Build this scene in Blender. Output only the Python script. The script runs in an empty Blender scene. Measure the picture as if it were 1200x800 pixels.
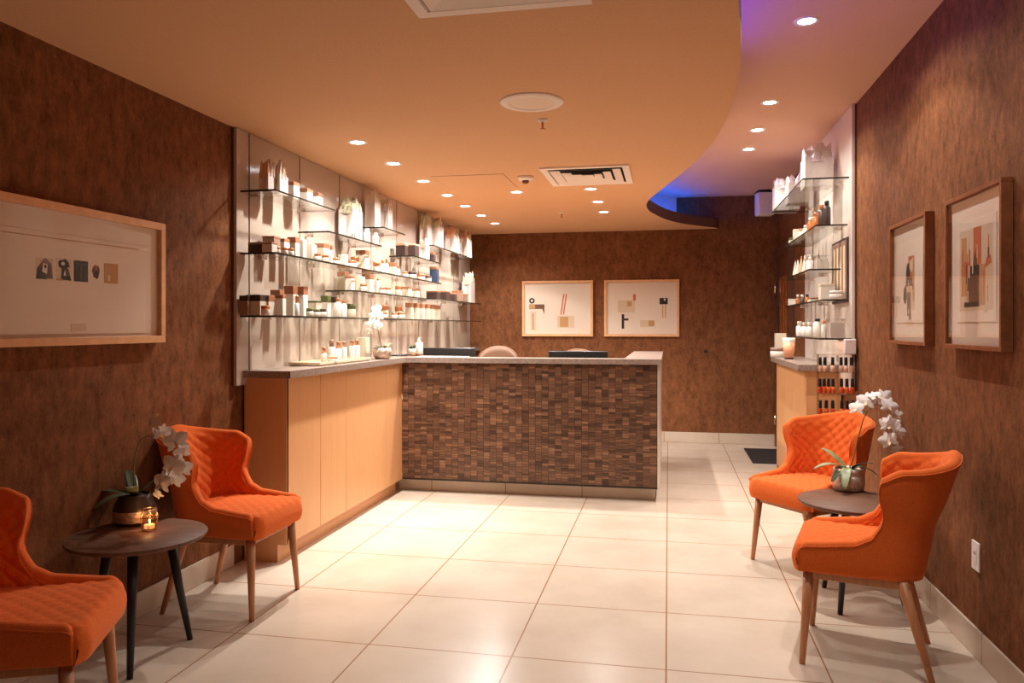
import bpy, bmesh, math, random
from mathutils import Vector, Matrix
R = random.Random(11)
PI = math.pi
C = bpy.context.scene.collection

# ------------------------------------------------------------------ camera model (1200x800)
F, YAW, V0, EYE = 911.6, 0.1985, 382.0, 1.33
SN, CS = math.sin(YAW), math.cos(YAW)
def ray(u, v):
    a = (u-600)/F
    return Vector((-SN+a*CS, CS+a*SN, (V0-v)/F))
def onX(u, v, X): d = ray(u, v); return Vector((0,0,EYE))+d*(X/d.x)
def onY(u, v, Y): d = ray(u, v); return Vector((0,0,EYE))+d*(Y/d.y)
def onZ(u, v, Z): d = ray(u, v); return Vector((0,0,EYE))+d*((Z-EYE)/d.z)

XL, XR, YB, YF = -2.375, 1.2175, 9.114, -1.5
H1, H2 = 2.435, 2.80

# ------------------------------------------------------------------ materials
def mat(name, col, rough=.5, metal=0, spec=.5, emit=None, estr=0, coat=0, sheen=0, trans=0, ior=1.45):
    m = bpy.data.materials.new(name); m.use_nodes = True
    b = m.node_tree.nodes['Principled BSDF']
    b.inputs['Base Color'].default_value = (*col, 1)
    b.inputs['Roughness'].default_value = rough
    b.inputs['Metallic'].default_value = metal
    b.inputs['Specular IOR Level'].default_value = spec
    b.inputs['Coat Weight'].default_value = coat
    b.inputs['Sheen Weight'].default_value = sheen
    b.inputs['Transmission Weight'].default_value = trans
    b.inputs['IOR'].default_value = ior
    if emit:
        b.inputs['Emission Color'].default_value = (*emit, 1)
        b.inputs['Emission Strength'].default_value = estr
    return m
def N(m, typ, **kw):
    n = m.node_tree.nodes.new(typ)
    for k, v in kw.items(): setattr(n, k, v)
    return n
def L(m, a, b): m.node_tree.links.new(a, b)
def bsdf(m): return m.node_tree.nodes['Principled BSDF']
def noise_col(m, scale, c1, c2, lo=.35, hi=.65, detail=6, bump=0, bdist=.002, nscale=8, rough=.6):
    tc = N(m, 'ShaderNodeTexCoord'); mp = N(m, 'ShaderNodeMapping'); mp.inputs['Scale'].default_value = scale
    L(m, tc.outputs['Object'], mp.inputs['Vector'])
    nz = N(m, 'ShaderNodeTexNoise'); nz.inputs['Scale'].default_value = nscale; nz.inputs['Detail'].default_value = detail
    nz.inputs['Roughness'].default_value = rough
    L(m, mp.outputs['Vector'], nz.inputs['Vector'])
    cr = N(m, 'ShaderNodeValToRGB'); cr.color_ramp.elements[0].position = lo; cr.color_ramp.elements[1].position = hi
    cr.color_ramp.elements[0].color = (*c1, 1); cr.color_ramp.elements[1].color = (*c2, 1)
    L(m, nz.outputs['Fac'], cr.inputs['Fac']); L(m, cr.outputs['Color'], bsdf(m).inputs['Base Color'])
    if bump:
        bp = N(m, 'ShaderNodeBump'); bp.inputs['Strength'].default_value = bump; bp.inputs['Distance'].default_value = bdist
        L(m, nz.outputs['Fac'], bp.inputs['Height']); L(m, bp.outputs['Normal'], bsdf(m).inputs['Normal'])
    return m, cr, nz

M = {}
m, cr, nz = noise_col(mat('wallpaper', (.2,.1,.05), .7, spec=.08), (1,1,.5), (.095,.035,.014), (.315,.127,.053), .36, .66, 12, .4, .003, 22, .86)
tc = N(m,'ShaderNodeTexCoord'); n2 = N(m,'ShaderNodeTexNoise'); n2.inputs['Scale'].default_value = 1.3; n2.inputs['Detail'].default_value = 2
L(m, tc.outputs['Object'], n2.inputs['Vector'])
mx = N(m,'ShaderNodeMix', data_type='RGBA', blend_type='MULTIPLY'); mx.inputs['Factor'].default_value = .55
cr2 = N(m,'ShaderNodeValToRGB'); cr2.color_ramp.elements[0].position=.3; cr2.color_ramp.elements[1].position=.7
cr2.color_ramp.elements[0].color=(.62,.58,.58,1); cr2.color_ramp.elements[1].color=(1.15,1.15,1.12,1)
L(m, n2.outputs['Fac'], cr2.inputs['Fac']); L(m, cr.outputs['Color'], mx.inputs['A']); L(m, cr2.outputs['Color'], mx.inputs['B'])
L(m, mx.outputs['Result'], bsdf(m).inputs['Base Color'])
M['wall'] = m
M['ceil'] = noise_col(mat('ceiling_paint', (.7,.4,.2), .8, spec=.2), (1,1,1), (.64,.375,.205), (.69,.41,.23), nscale=120, bump=.12, bdist=.001)[0]
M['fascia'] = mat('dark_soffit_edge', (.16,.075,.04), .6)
M['ceil_up'] = noise_col(mat('upper_ceiling_paint', (.7,.4,.2), .8, spec=.2), (1,1,1), (.64,.38,.26), (.70,.43,.30), nscale=120, bump=.12, bdist=.001)[0]

def grid_mask(m, x0, y0, w, half, axes='XY'):
    """1 inside grout lines"""
    tc = N(m,'ShaderNodeTexCoord'); sp = N(m,'ShaderNodeSeparateXYZ'); L(m, tc.outputs['Object'], sp.inputs[0])
    outs = []
    for ax, o in zip(axes, (x0, y0)):
        a = N(m,'ShaderNodeMath', operation='SUBTRACT'); a.inputs[1].default_value = o-w/2; L(m, sp.outputs[ax], a.inputs[0])
        b = N(m,'ShaderNodeMath', operation='FLOORED_MODULO'); b.inputs[1].default_value = w; L(m, a.outputs[0], b.inputs[0])
        c = N(m,'ShaderNodeMath', operation='SUBTRACT'); c.inputs[1].default_value = w/2; L(m, b.outputs[0], c.inputs[0])
        d = N(m,'ShaderNodeMath', operation='ABSOLUTE'); L(m, c.outputs[0], d.inputs[0])
        e = N(m,'ShaderNodeMath', operation='LESS_THAN'); e.inputs[1].default_value = half; L(m, d.outputs[0], e.inputs[0])
        outs.append(e.outputs[0])
    if len(outs) == 1: return outs[0]
    g = N(m,'ShaderNodeMath', operation='MAXIMUM'); L(m, outs[0], g.inputs[0]); L(m, outs[1], g.inputs[1])
    return g.outputs[0]
def tile_mat(name, c1, c2, grout, x0, y0, axes, rough=.22):
    m, cr, nz = noise_col(mat(name, c1, rough, spec=.45), (1,1,1), c1, c2, .3, .7, 5, nscale=2.2)
    g = grid_mask(m, x0, y0, .61, .0032, axes)
    mx = N(m,'ShaderNodeMix', data_type='RGBA'); mx.inputs['B'].default_value = (*grout,1)
    L(m, g, mx.inputs['Factor']); L(m, cr.outputs['Color'], mx.inputs['A']); L(m, mx.outputs['Result'], bsdf(m).inputs['Base Color'])
    bp = N(m,'ShaderNodeBump'); bp.invert = True; bp.inputs['Strength'].default_value = .6; bp.inputs['Distance'].default_value = .002
    L(m, g, bp.inputs['Height']); L(m, bp.outputs['Normal'], bsdf(m).inputs['Normal'])
    return m
FL1, FL2, GR = (.54,.43,.325), (.63,.52,.41), (.32,.17,.08)
M['floor'] = tile_mat('floor_tile', FL1, FL2, GR, -.009, 3.0716, 'XY')
M['base_y'] = tile_mat('baseboard_tile_along_depth', FL1, FL2, GR, -.3, 0, 'Y')
M['base_x'] = tile_mat('baseboard_tile_across', FL1, FL2, GR, -.66, 0, 'X')
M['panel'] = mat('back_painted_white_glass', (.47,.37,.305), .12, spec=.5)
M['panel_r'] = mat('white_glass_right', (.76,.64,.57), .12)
M['gap'] = mat('dark_joint', (.12,.05,.025), .8)
M['maple'] = noise_col(mat('maple_veneer', (.6,.3,.1), .38, spec=.4), (6,6,.5), (.60,.30,.13), (.63,.325,.145), nscale=5, detail=4)[0]
M['maple_edge'] = mat('maple_edge', (.50,.21,.07), .5)
M['stone'] = noise_col(mat('stone_worktop', (.2,.15,.12), .3, spec=.5), (1,1,1), (.20,.145,.115), (.30,.225,.18), nscale=60, detail=3)[0]
M['trim_metal'] = mat('pale_metal_trim', (.75,.66,.58), .3, metal=.6)
m = mat('mosaic', (.2,.1,.06), .35, spec=.5)
ge = N(m,'ShaderNodeNewGeometry'); cr = N(m,'ShaderNodeValToRGB')
els = cr.color_ramp.elements; els[0].color=(.05,.023,.013,1); els[1].color=(.23,.115,.06,1); els[1].position=1
e = els.new(.25); e.color=(.10,.047,.026,1); e = els.new(.75); e.color=(.145,.07,.038,1)
L(m, ge.outputs['Random Per Island'], cr.inputs['Fac']); L(m, cr.outputs['Color'], bsdf(m).inputs['Base Color'])
M['mosaic'] = m
m, cr, nz = noise_col(mat('orange_fabric', (.6,.14,.03), .85, spec=.2, sheen=.25), (1,1,1), (.62,.108,.018), (.74,.152,.030), nscale=260, detail=3, bump=.35, bdist=.0015)
bsdf(m).inputs['Sheen Tint'].default_value = (1,.55,.3,1); M['fabric'] = m; bsdf(m).inputs['Specular IOR Level'].default_value = .08
M['piping'] = mat('orange_piping', (.74,.20,.05), .7)
M['legwood'] = noise_col(mat('beech_leg', (.4,.2,.1), .4), (12,12,1), (.46,.185,.075), (.56,.25,.11), nscale=6)[0]
M['ebony'] = noise_col(mat('dark_table_wood', (.05,.03,.02), .5, spec=.2), (3,30,3), (.12,.055,.030), (.19,.092,.053), nscale=3, bump=.15)[0]
M['ebony_leg'] = mat('black_leg', (.018,.013,.011), .4)
M['white'] = mat('white_plastic', (.82,.74,.68), .4)
M['matte_white'] = mat('white_matt_paint', (.82,.72,.64), .6)
M['black'] = mat('black_plastic', (.018,.016,.016), .35)
M['dark'] = mat('vent_shade_black', (.01,.008,.007), .9)  # near-black for the shade painted inside the air vents
M['screen'] = mat('screen_glass', (.01,.01,.012), .1)
M['copper'] = mat('copper', (.62,.26,.12), .3, metal=.75)
M['copper_card'] = mat('copper_card', (.30,.125,.06), .4)
M['card'] = mat('white_carton', (.66,.60,.52), .5)
M['cream'] = mat('cream_carton', (.58,.50,.38), .5)
M['taupe'] = mat('taupe_carton', (.28,.17,.12), .5)
M['espresso'] = mat('espresso_carton', (.055,.03,.024), .4)
M['navy'] = mat('navy_carton', (.03,.045,.09), .4)
M['olive'] = mat('olive_lid', (.10,.11,.035), .4)
M['frost'] = mat('frosted_bottle', (.86,.82,.78), .25, trans=.15)
M['amber'] = mat('amber_bottle', (.38,.12,.035), .2)
M['peach'] = mat('peach_candle', (.80,.36,.20), .4)
M['paper'] = mat('bag_paper', (.62,.54,.49), .6)
M['tissue'] = mat('tissue', (.68,.59,.50), .7)
M['tissue_green'] = mat('tissue_pale_green', (.52,.52,.33), .6)
M['tissue_orange'] = mat('tissue_orange', (.68,.38,.23), .6)
M['tissue_lilac'] = mat('tissue_lilac', (.80,.70,.74), .7)
M['rope'] = mat('rope', (.55,.36,.22), .8)
M['frame_light'] = noise_col(mat('pale_wood_frame', (.7,.4,.2), .4), (4,4,4), (.68,.36,.17), (.78,.44,.22), nscale=5)[0]
M['frame_dark'] = noise_col(mat('brown_wood_frame', (.2,.08,.03), .6, spec=.12), (4,4,4), (.20,.068,.024), (.27,.095,.036), nscale=5)[0]
M['matboard'] = mat('mat_board', (.80,.66,.53), .7)
M['print'] = mat('print_paper', (.84,.70,.56), .7)
M['ink'] = mat('ink_black', (.03,.022,.018), .7)
M['ink2'] = mat('ink_brown', (.16,.075,.04), .7)
M['ink3'] = mat('ink_ochre', (.55,.30,.12), .7)
M['ink4'] = mat('ink_rust', (.55,.14,.05), .7)
M['ink5'] = mat('ink_sand', (.70,.53,.36), .7)
M['silver'] = noise_col(mat('hammered_silver', (.6,.5,.42), .42, metal=.8), (1,1,1), (.55,.40,.30), (.80,.66,.55), nscale=60, bump=.8, bdist=.005)[0]
M['silver_plain'] = mat('polished_metal', (.68,.56,.48), .18, metal=1)
M['gold'] = mat('gold_wire', (.75,.42,.2), .3, metal=1)
M['pewter'] = mat('dark_pewter', (.075,.045,.032), .35, metal=.5)
M['soil'] = noise_col(mat('moss', (.05,.03,.02), .9), (1,1,1), (.02,.012,.008), (.09,.05,.03), nscale=80, bump=1, bdist=.01)[0]
M['leaf'] = noise_col(mat('orchid_leaf', (.2,.3,.1), .4), (1,1,1), (.17,.20,.075), (.34,.36,.17), nscale=9)[0]
M['leaf_dark'] = mat('orchid_leaf_dark', (.05,.06,.025), .4)
M['stem'] = mat('orchid_stem', (.20,.15,.06), .5)
M['petal'] = mat('orchid_petal', (.86,.80,.74), .6); bsdf(M['petal']).inputs['Subsurface Weight'].default_value = .15; bsdf(M['petal']).inputs['Subsurface Radius'].default_value = (.02,.015,.012)
M['lip'] = mat('orchid_lip', (.80,.58,.35), .5)
M['flame'] = mat('flame', (1,.6,.2), .5, emit=(1,.62,.3), estr=9)
M['lamp'] = mat('lamp_face', (1,1,1), .5, emit=(.90,.95,1), estr=14)
M['led'] = mat('blue_led', (.1,.2,1), .5, emit=(.0,.09,1), estr=60)
M['led_near'] = mat('violet_led', (.1,.2,1), .5, emit=(.045,.03,1), estr=38)
M['mesh_chair'] = mat('office_chair_mesh', (.22,.13,.085), .7)
M['door_wood'] = noise_col(mat('door_wood', (.15,.05,.02), .4), (5,5,.6), (.085,.03,.014), (.15,.055,.025), nscale=5)[0]
M['door_strip'] = mat('door_amber_glass', (.42,.13,.035), .15)
M['polish_red'] = mat('polish_red', (.62,.05,.012), .15, coat=.6)
M['polish_orange'] = mat('polish_orange', (.78,.14,.03), .15, coat=.6)
M['polish_nude'] = mat('polish_nude', (.80,.50,.34), .15, coat=.6)
M['matrubber'] = mat('rubber_mat', (.02,.015,.013), .8)
M['wax'] = mat('wax', (.85,.62,.42), .4, emit=(1,.5,.2), estr=.8)

def clear(name, tint, ior=1.5, rough=.02, body=1.0):
    m = bpy.data.materials.new(name); m.use_nodes = True; nt = m.node_tree
    for n in list(nt.nodes):
        if n.type != 'OUTPUT_MATERIAL': nt.nodes.remove(n)
    out = [n for n in nt.nodes if n.type == 'OUTPUT_MATERIAL'][0]
    t = N(m,'ShaderNodeBsdfTransparent'); t.inputs[0].default_value = (*tint,1)
    g = N(m,'ShaderNodeBsdfGlossy'); g.inputs['Roughness'].default_value = rough
    ge = N(m,'ShaderNodeNewGeometry'); dt = N(m,'ShaderNodeVectorMath', operation='DOT_PRODUCT')
    L(m, ge.outputs['Normal'], dt.inputs[0]); L(m, ge.outputs['Incoming'], dt.inputs[1])
    ab = N(m,'ShaderNodeMath', operation='ABSOLUTE'); L(m, dt.outputs['Value'], ab.inputs[0])
    iv = N(m,'ShaderNodeMath', operation='SUBTRACT'); iv.inputs[0].default_value = 1; L(m, ab.outputs[0], iv.inputs[1])
    pw = N(m,'ShaderNodeMath', operation='POWER'); pw.inputs[1].default_value = 5; L(m, iv.outputs[0], pw.inputs[0])
    f0 = ((ior-1)/(ior+1))**2
    f = N(m,'ShaderNodeMath', operation='MULTIPLY_ADD'); f.inputs[1].default_value = 1-f0; f.inputs[2].default_value = f0; L(m, pw.outputs[0], f.inputs[0])
    mx = N(m,'ShaderNodeMixShader'); L(m, f.outputs[0], mx.inputs[0]); L(m, t.outputs[0], mx.inputs[1]); L(m, g.outputs[0], mx.inputs[2])
    L(m, mx.outputs[0], out.inputs[0]); return m
M['glass'] = clear('shelf_glass', (.97,.985,.965), 1.32)
M['glass_edge'] = mat('shelf_glass_edge', (.022,.020,.013), .2)
M['glazing'] = clear('picture_glass', (.985,.985,.985), 1.2)
M['acrylic'] = clear('acrylic', (.97,.96,.95), 1.42)
M['votive'] = clear('votive_glass', (.98,.85,.72), 1.45)

# ------------------------------------------------------------------ mesh helpers
class MB:
    def __init__(s): s.b = bmesh.new(); s.mi = 0
    def _tag(s, faces, smooth=False):
        for f in faces: f.material_index = s.mi; f.smooth = smooth
    def box(s, x0,x1,y0,y1,z0,z1, bev=0, seg=2):
        nv = len(s.b.verts)
        v = [s.b.verts.new(p) for p in ((x0,y0,z0),(x1,y0,z0),(x1,y1,z0),(x0,y1,z0),(x0,y0,z1),(x1,y0,z1),(x1,y1,z1),(x0,y1,z1))]
        fs = [s.b.faces.new([v[i] for i in q]) for q in ((3,2,1,0),(4,5,6,7),(0,1,5,4),(1,2,6,5),(2,3,7,6),(3,0,4,7))]
        s._tag(fs)
        if bev:
            es = list({e for f in fs for e in f.edges})
            r = bmesh.ops.bevel(s.b, geom=es, offset=bev, segments=seg, profile=.5, affect='EDGES')
            s._tag(r['faces'], True)
        return s
    def rbox(s, M4, sx, sy, sz, bev=0):
        """box centred on origin of matrix"""
        o = MB(); o.box(-sx/2,sx/2,-sy/2,sy/2,-sz/2,sz/2,bev); return s.merge(o, M4)
    def merge(s, o, M4=None):
        me = bpy.data.meshes.new('tmp'); o.b.to_mesh(me); o.b.free()
        if M4 is not None: me.transform(M4)
        n0 = len(s.b.faces); s.b.from_mesh(me); s.b.faces.ensure_lookup_table()
        for f in s.b.faces[n0:]: f.material_index = s.mi
        bpy.data.meshes.remove(me); return s
    def lathe(s, prof, n=24, c=(0,0,0), cap=True, smooth=True):
        rings = []
        for r, z in prof:
            rings.append([s.b.verts.new((c[0]+r*math.cos(2*PI*i/n), c[1]+r*math.sin(2*PI*i/n), c[2]+z)) for i in range(n)])
        fs = []
        for a, b in zip(rings, rings[1:]):
            for i in range(n): fs.append(s.b.faces.new((a[i],a[(i+1)%n],b[(i+1)%n],b[i])))
        s._tag(fs, smooth)
        if cap:
            if prof[0][0] > 1e-5: s._tag([s.b.faces.new(list(reversed(rings[0])))])
            if prof[-1][0] > 1e-5: s._tag([s.b.faces.new(rings[-1])])
        return s
    def tube(s, pts, rad, n=10, closed=False, cap=True):
        pts = [Vector(p) for p in pts]; k = len(pts)
        rr = rad if isinstance(rad, (list,tuple)) else [rad]*k
        rings = []; up = None
        for i, p in enumerate(pts):
            if closed: t = pts[(i+1)%k]-pts[i-1]
            else: t = pts[min(i+1,k-1)]-pts[max(i-1,0)]
            t.normalize()
            if up is None:
                a = Vector((0,0,1)) if abs(t.z) < .9 else Vector((1,0,0))
                up = (a - t*a.dot(t)).normalized()
            else:
                up = (up - t*up.dot(t)).normalized()
            w = t.cross(up)
            rings.append([s.b.verts.new(p+(up*math.cos(2*PI*j/n)+w*math.sin(2*PI*j/n))*rr[i]) for j in range(n)])
        fs = []
        for i in range(k if closed else k-1):
            a, b = rings[i], rings[(i+1)%k]
            for j in range(n): fs.append(s.b.faces.new((a[j],a[(j+1)%n],b[(j+1)%n],b[j])))
        s._tag(fs, True)
        if cap and not closed:
            s._tag([s.b.faces.new(list(reversed(rings[0]))), s.b.faces.new(rings[-1])])
        return s
    def grid(s, nx, ny, fn, smooth=True):
        vs = [[s.b.verts.new(fn(i/(nx-1), j/(ny-1))) for j in range(ny)] for i in range(nx)]
        fs = [s.b.faces.new((vs[i][j],vs[i+1][j],vs[i+1][j+1],vs[i][j+1])) for i in range(nx-1) for j in range(ny-1)]
        s._tag(fs, smooth); return vs
    def prism(s, poly, z0, z1, axis='Z'):
        def P(a, b, h): return (a,b,h) if axis=='Z' else ((a,h,b) if axis=='Y' else (h,a,b))
        lo = [s.b.verts.new(P(a,b,z0)) for a,b in poly]; hi = [s.b.verts.new(P(a,b,z1)) for a,b in poly]
        n = len(poly)
        fs = [s.b.faces.new(list(reversed(lo))), s.b.faces.new(hi)]
        fs += [s.b.faces.new((lo[i],lo[(i+1)%n],hi[(i+1)%n],hi[i])) for i in range(n)]
        s._tag(fs); return s
    def done(s, name, mats, parent=None, loc=(0,0,0), recalc=True, rot=None):
        if recalc: bmesh.ops.recalc_face_normals(s.b, faces=list(s.b.faces))
        me = bpy.data.meshes.new(name); s.b.to_mesh(me); s.b.free()
        for mm in (mats if isinstance(mats, (list,tuple)) else [mats]): me.materials.append(mm)
        o = bpy.data.objects.new(name, me); C.objects.link(o); o.location = loc
        if rot is not None: o.rotation_euler = rot
        if parent: o.parent = parent
        return o
def tag(o, label, cat, group=None, kind=None):
    o['label'] = label; o['category'] = cat
    if group: o['group'] = group
    if kind: o['kind'] = kind
    return o
def thing(name, label, cat, loc=(0,0,0), rotz=0, group=None):
    o = bpy.data.objects.new(name, None); o.empty_display_size = .1; C.objects.link(o)
    o.location = loc; o.rotation_euler = (0,0,rotz)
    return tag(o, label, cat, group)
def struct(name, mb, mats, label, parent=None):
    o = mb.done(name, mats, parent)
    if parent is None: o['kind'] = 'structure'; o['label'] = label; o['category'] = name.split('_')[0]
    return o
def copy_tree(o, parent=None):
    c = o.copy(); C.objects.link(c)
    if parent: c.parent = parent
    for ch in list(o.children): copy_tree(ch, c)
    return c
ORD = ['first','second','third','fourth','fifth','sixth','seventh','eighth','ninth','tenth','eleventh','twelfth','thirteenth','fourteenth','fifteenth','sixteenth','seventeenth','eighteenth','nineteenth','twentieth','twenty-first','twenty-second','twenty-third','twenty-fourth','twenty-fifth','twenty-sixth','twenty-seventh','twenty-eighth']

# ------------------------------------------------------------------ room shell
struct('floor', MB().box(XL-.1,XR+.1,YF,YB+.1,-.1,0), M['floor'], 'cream square tiled floor with thin brown grout')
struct('wall_left', MB().box(XL-.1,XL,YF,YB,0,H2), M['wall'], 'dark brown streaked wall on the left')
struct('wall_right', MB().box(XR,XR+.1,YF,YB,0,H2), M['wall'], 'brown streaked wall on the right')
struct('wall_back', MB().box(XL-.1,XR+.1,YB,YB+.1,0,H2), M['wall'], 'brown streaked wall behind the reception desk')
struct('ceiling', MB().box(XL-.1,XR+.1,YF,YB+.1,H2,H2+.1), M['ceil_up'], 'raised upper ceiling over the right side')
# curved soffit
edge = [(.02,YF),(.06,0.0),(.15,1.6),(.20,2.3),(.231,2.736),(.262,2.99),(.292,3.303),(.307,3.629),(.309,4.091),(.27,4.746),(.166,5.441),(-.01,6.22),(-.15,6.83),(-.192,7.122),(-.195,7.4),(-.158,7.694),(-.029,8.2),(.15,8.59),(.376,8.87),(.50,9.0),(.56,9.114)]
def catmull(p, n=6):
    out = []
    for i in range(len(p)-1):
        a,b,c,d = p[max(i-1,0)],p[i],p[i+1],p[min(i+2,len(p)-1)]
        for k in range(n):
            t = k/n
            out.append(tuple(.5*((2*b[j])+(-a[j]+c[j])*t+(2*a[j]-5*b[j]+4*c[j]-d[j])*t*t+(-a[j]+3*b[j]-3*c[j]+d[j])*t**3) for j in range(len(b))))
    out.append(tuple(p[-1])); return out
ce = catmull(edge)
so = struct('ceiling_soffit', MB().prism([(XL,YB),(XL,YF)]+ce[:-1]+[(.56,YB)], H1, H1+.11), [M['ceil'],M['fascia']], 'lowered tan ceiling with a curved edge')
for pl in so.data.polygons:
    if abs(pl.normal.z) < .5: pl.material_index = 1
def offs(path, d):
    out = []
    for i,(x,y) in enumerate(path):
        a = path[max(i-1,0)]; b = path[min(i+1,len(path)-1)]
        tx,ty = b[0]-a[0], b[1]-a[1]; l = math.hypot(tx,ty) or 1
        out.append((x-ty/l*d, y+tx/l*d))
    return out
riser = [q for q in offs(ce, .34) if q[1] < YB-.02]
struct('trim_3', MB().prism(riser+list(reversed(offs(riser,.03))), H1+.112, H2-.001), M['ceil_up'], 'curved riser set back above the soffit edge')
oc = offs(ce, .17)
on = offs(ce, .10)
for seg,lab,mm in (([q for q in on if 2.3 < q[1] < 4.25],'blue glowing light strip hidden above the near soffit edge','led_near'),([q for q in oc if 6.75 < q[1] < YB-.12],'blue glowing light strip hidden above the far curl of the soffit','led')):
    tag(MB().tube([(x,y,H1+.120) for x,y in seg], .008, 6).done('led_strip', M[mm]), lab, 'light', 'cove light strips')

def baseboard(name, x0,x1,y0,y1, m, label):
    struct(name, MB().box(x0,x1,y0,y1,0,.12,.003,1), m, label)
baseboard('baseboard_left', XL, XL+.012, YF, 3.93, M['base_y'], 'cream tile skirting along the left wall')
baseboard('baseboard_right', XR-.012, XR, YF, 5.88, M['base_y'], 'cream tile skirting along the right wall')
baseboard('baseboard_back', XL+.35, XR-.02, YB-.012, YB, M['base_x'], 'cream tile skirting along the back wall')

# white back-painted glass cladding
mb = MB(); js = [3.915,4.055,4.675,5.295,5.91,6.51,7.12,7.74,8.36,YB-.004]
for a,b in zip(js, js[1:]): mb.box(XL+.012,XL+.03,a+.0085,b-.0085,1.0,H1-.004)
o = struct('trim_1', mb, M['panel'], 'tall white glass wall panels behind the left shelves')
struct('joint_backing', MB().box(XL,XL+.013,js[0]+.002,YB-.004,1.0,H1-.006), M['gap'], '', o)
mb = MB(); jr = [5.475,6.08,6.69,7.28]
for a,b in zip(jr, jr[1:]): mb.box(XR-.03,XR-.012,a+.002,b-.002,.9,H2-.004)
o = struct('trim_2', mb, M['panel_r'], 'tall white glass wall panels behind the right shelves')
struct('joint_backing', MB().box(XR-.013,XR,jr[0]+.002,jr[-1]-.002,.9,H2-.006), M['gap'], '', o)

# door on the right wall, beyond the shelves
o = struct('door_1', MB().box(XR-.035,XR,8.16,8.98,0,2.08), M['door_wood'], 'dark wooden door with amber glass strips, far end of right wall')
mb = MB(); mb.box(XR-.06,XR,8.06,8.16,0,2.18); mb.box(XR-.06,XR,8.98,9.08,0,2.18); mb.box(XR-.06,XR,8.16,8.98,2.08,2.18)
struct('door_frame', mb, M['door_wood'], '', o)
for k in range(3): struct('glass_strip', MB().box(XR-.04,XR-.034,8.30+k*.2,8.42+k*.2,.25,1.85), M['door_strip'], '', o)
for z in (.3,1.1,1.75): struct('hinge', MB().lathe([(.014,-.06),(.014,.06)],10,(XR-.062,8.985,z)), M['silver_plain'], '', o)

# ------------------------------------------------------------------ lights and ceiling fittings
SPOT = 1.0
def spot(name, loc, power, size, blend, col=(1,.96,.92), parent=None):
    l = bpy.data.lights.new(name, 'SPOT'); l.energy = power*SPOT; l.spot_size = math.radians(size); l.spot_blend = blend
    l.color = col; l.shadow_soft_size = .022
    # beam profile of a recessed reflector lamp: bright core, soft spill towards the walls
    l.use_nodes = True; nt = l.node_tree; em = [n for n in nt.nodes if n.type == 'EMISSION'][0]
    tc = nt.nodes.new('ShaderNodeTexCoord'); sp = nt.nodes.new('ShaderNodeSeparateXYZ'); nt.links.new(tc.outputs['Normal'], sp.inputs[0])
    ab = nt.nodes.new('ShaderNodeMath'); ab.operation = 'ABSOLUTE'; nt.links.new(sp.outputs['Z'], ab.inputs[0])
    ac = nt.nodes.new('ShaderNodeMath'); ac.operation = 'ARCCOSINE'; nt.links.new(ab.outputs[0], ac.inputs[0])
    dv = nt.nodes.new('ShaderNodeMath'); dv.operation = 'DIVIDE'; dv.inputs[1].default_value = PI/2; nt.links.new(ac.outputs[0], dv.inputs[0])
    cr = nt.nodes.new('ShaderNodeValToRGB'); cr.color_ramp.interpolation = 'EASE'; nt.links.new(dv.outputs[0], cr.inputs[0])
    els = cr.color_ramp.elements
    els[0].position = 0; els[0].color = (1,1,1,1); els[1].position = .86; els[1].color = (0,0,0,1)
    for deg, v in ((12,.92),(22,.58),(32,.36),(42,.30),(52,.27),(60,.10)):
        e = els.new(deg/90); e.color = (v,v,v,1)
    nt.links.new(cr.outputs[0], em.inputs['Strength'])
    o = bpy.data.objects.new(name, l); C.objects.link(o); o.location = loc
    if parent: o.parent = parent
    return o
def downlight(x, y, z, label, group, power=60, size=160, r=.042):
    t = thing('downlight', label, 'ceiling light', (x,y,z), 0, group)
    mb = MB(); mb.lathe([(r+.018,-.001),(r+.016,-.006),(r,-.005),(r-.002,-.0015)],28,cap=False); mb.done('trim_ring', M['matte_white'], t)
    MB().lathe([(.0001,-.0035),(r-.002,-.0035),(r-.002,-.001)],24,cap=False).done('lens', M['lamp'], t)
    spot('downlight_beam', (0,0,-.02), power, size, .3, parent=t)
yl = [4.393,5.014,5.67,6.32,6.92,7.54,8.16]
for i,y in enumerate(yl):
    downlight(-1.83,y,H1, f'recessed white downlight in the left row by the shelves, {ORD[i]} from camera', 'left row of downlights', 185)
downlight(-1.223,6.28,H1,'recessed white downlight beside the ceiling smoke detector','desk downlights', 110)
for i,y in enumerate((6.26,6.91,7.545)):
    downlight(-.613,y,H1, f'recessed white downlight beyond the ceiling air vent, {ORD[i]} of three in line', 'desk downlights', 110)
yu = [3.95,5.34,6.07,6.72]
for i,y in enumerate(yu):
    downlight(.652,y,H2, f'recessed white downlight in the raised ceiling, {ORD[i]} of the right row', 'right row of downlights', 140)
for x,y,z,p in ((.652,2.55,H2,80),(.652,1.15,H2,45)):   # same fittings behind and above the camera
    spot('downlight_beam', (x,y,z-.02), p, 160, .3)

# ceiling loudspeaker
t = thing('ceiling_speaker', 'large round white loudspeaker grille flush in the tan ceiling', 'speaker', (-.66,3.775,H1))
MB().lathe([(.158,0),(.158,-.004),(.150,-.010),(.112,-.012),(.108,-.008)],48,cap=False).done('rim', M['matte_white'], t)
MB().lathe([(.0001,-.011),(.06,-.0105),(.108,-.008)],40,cap=False).done('grille', M['matboard'], t)
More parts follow.
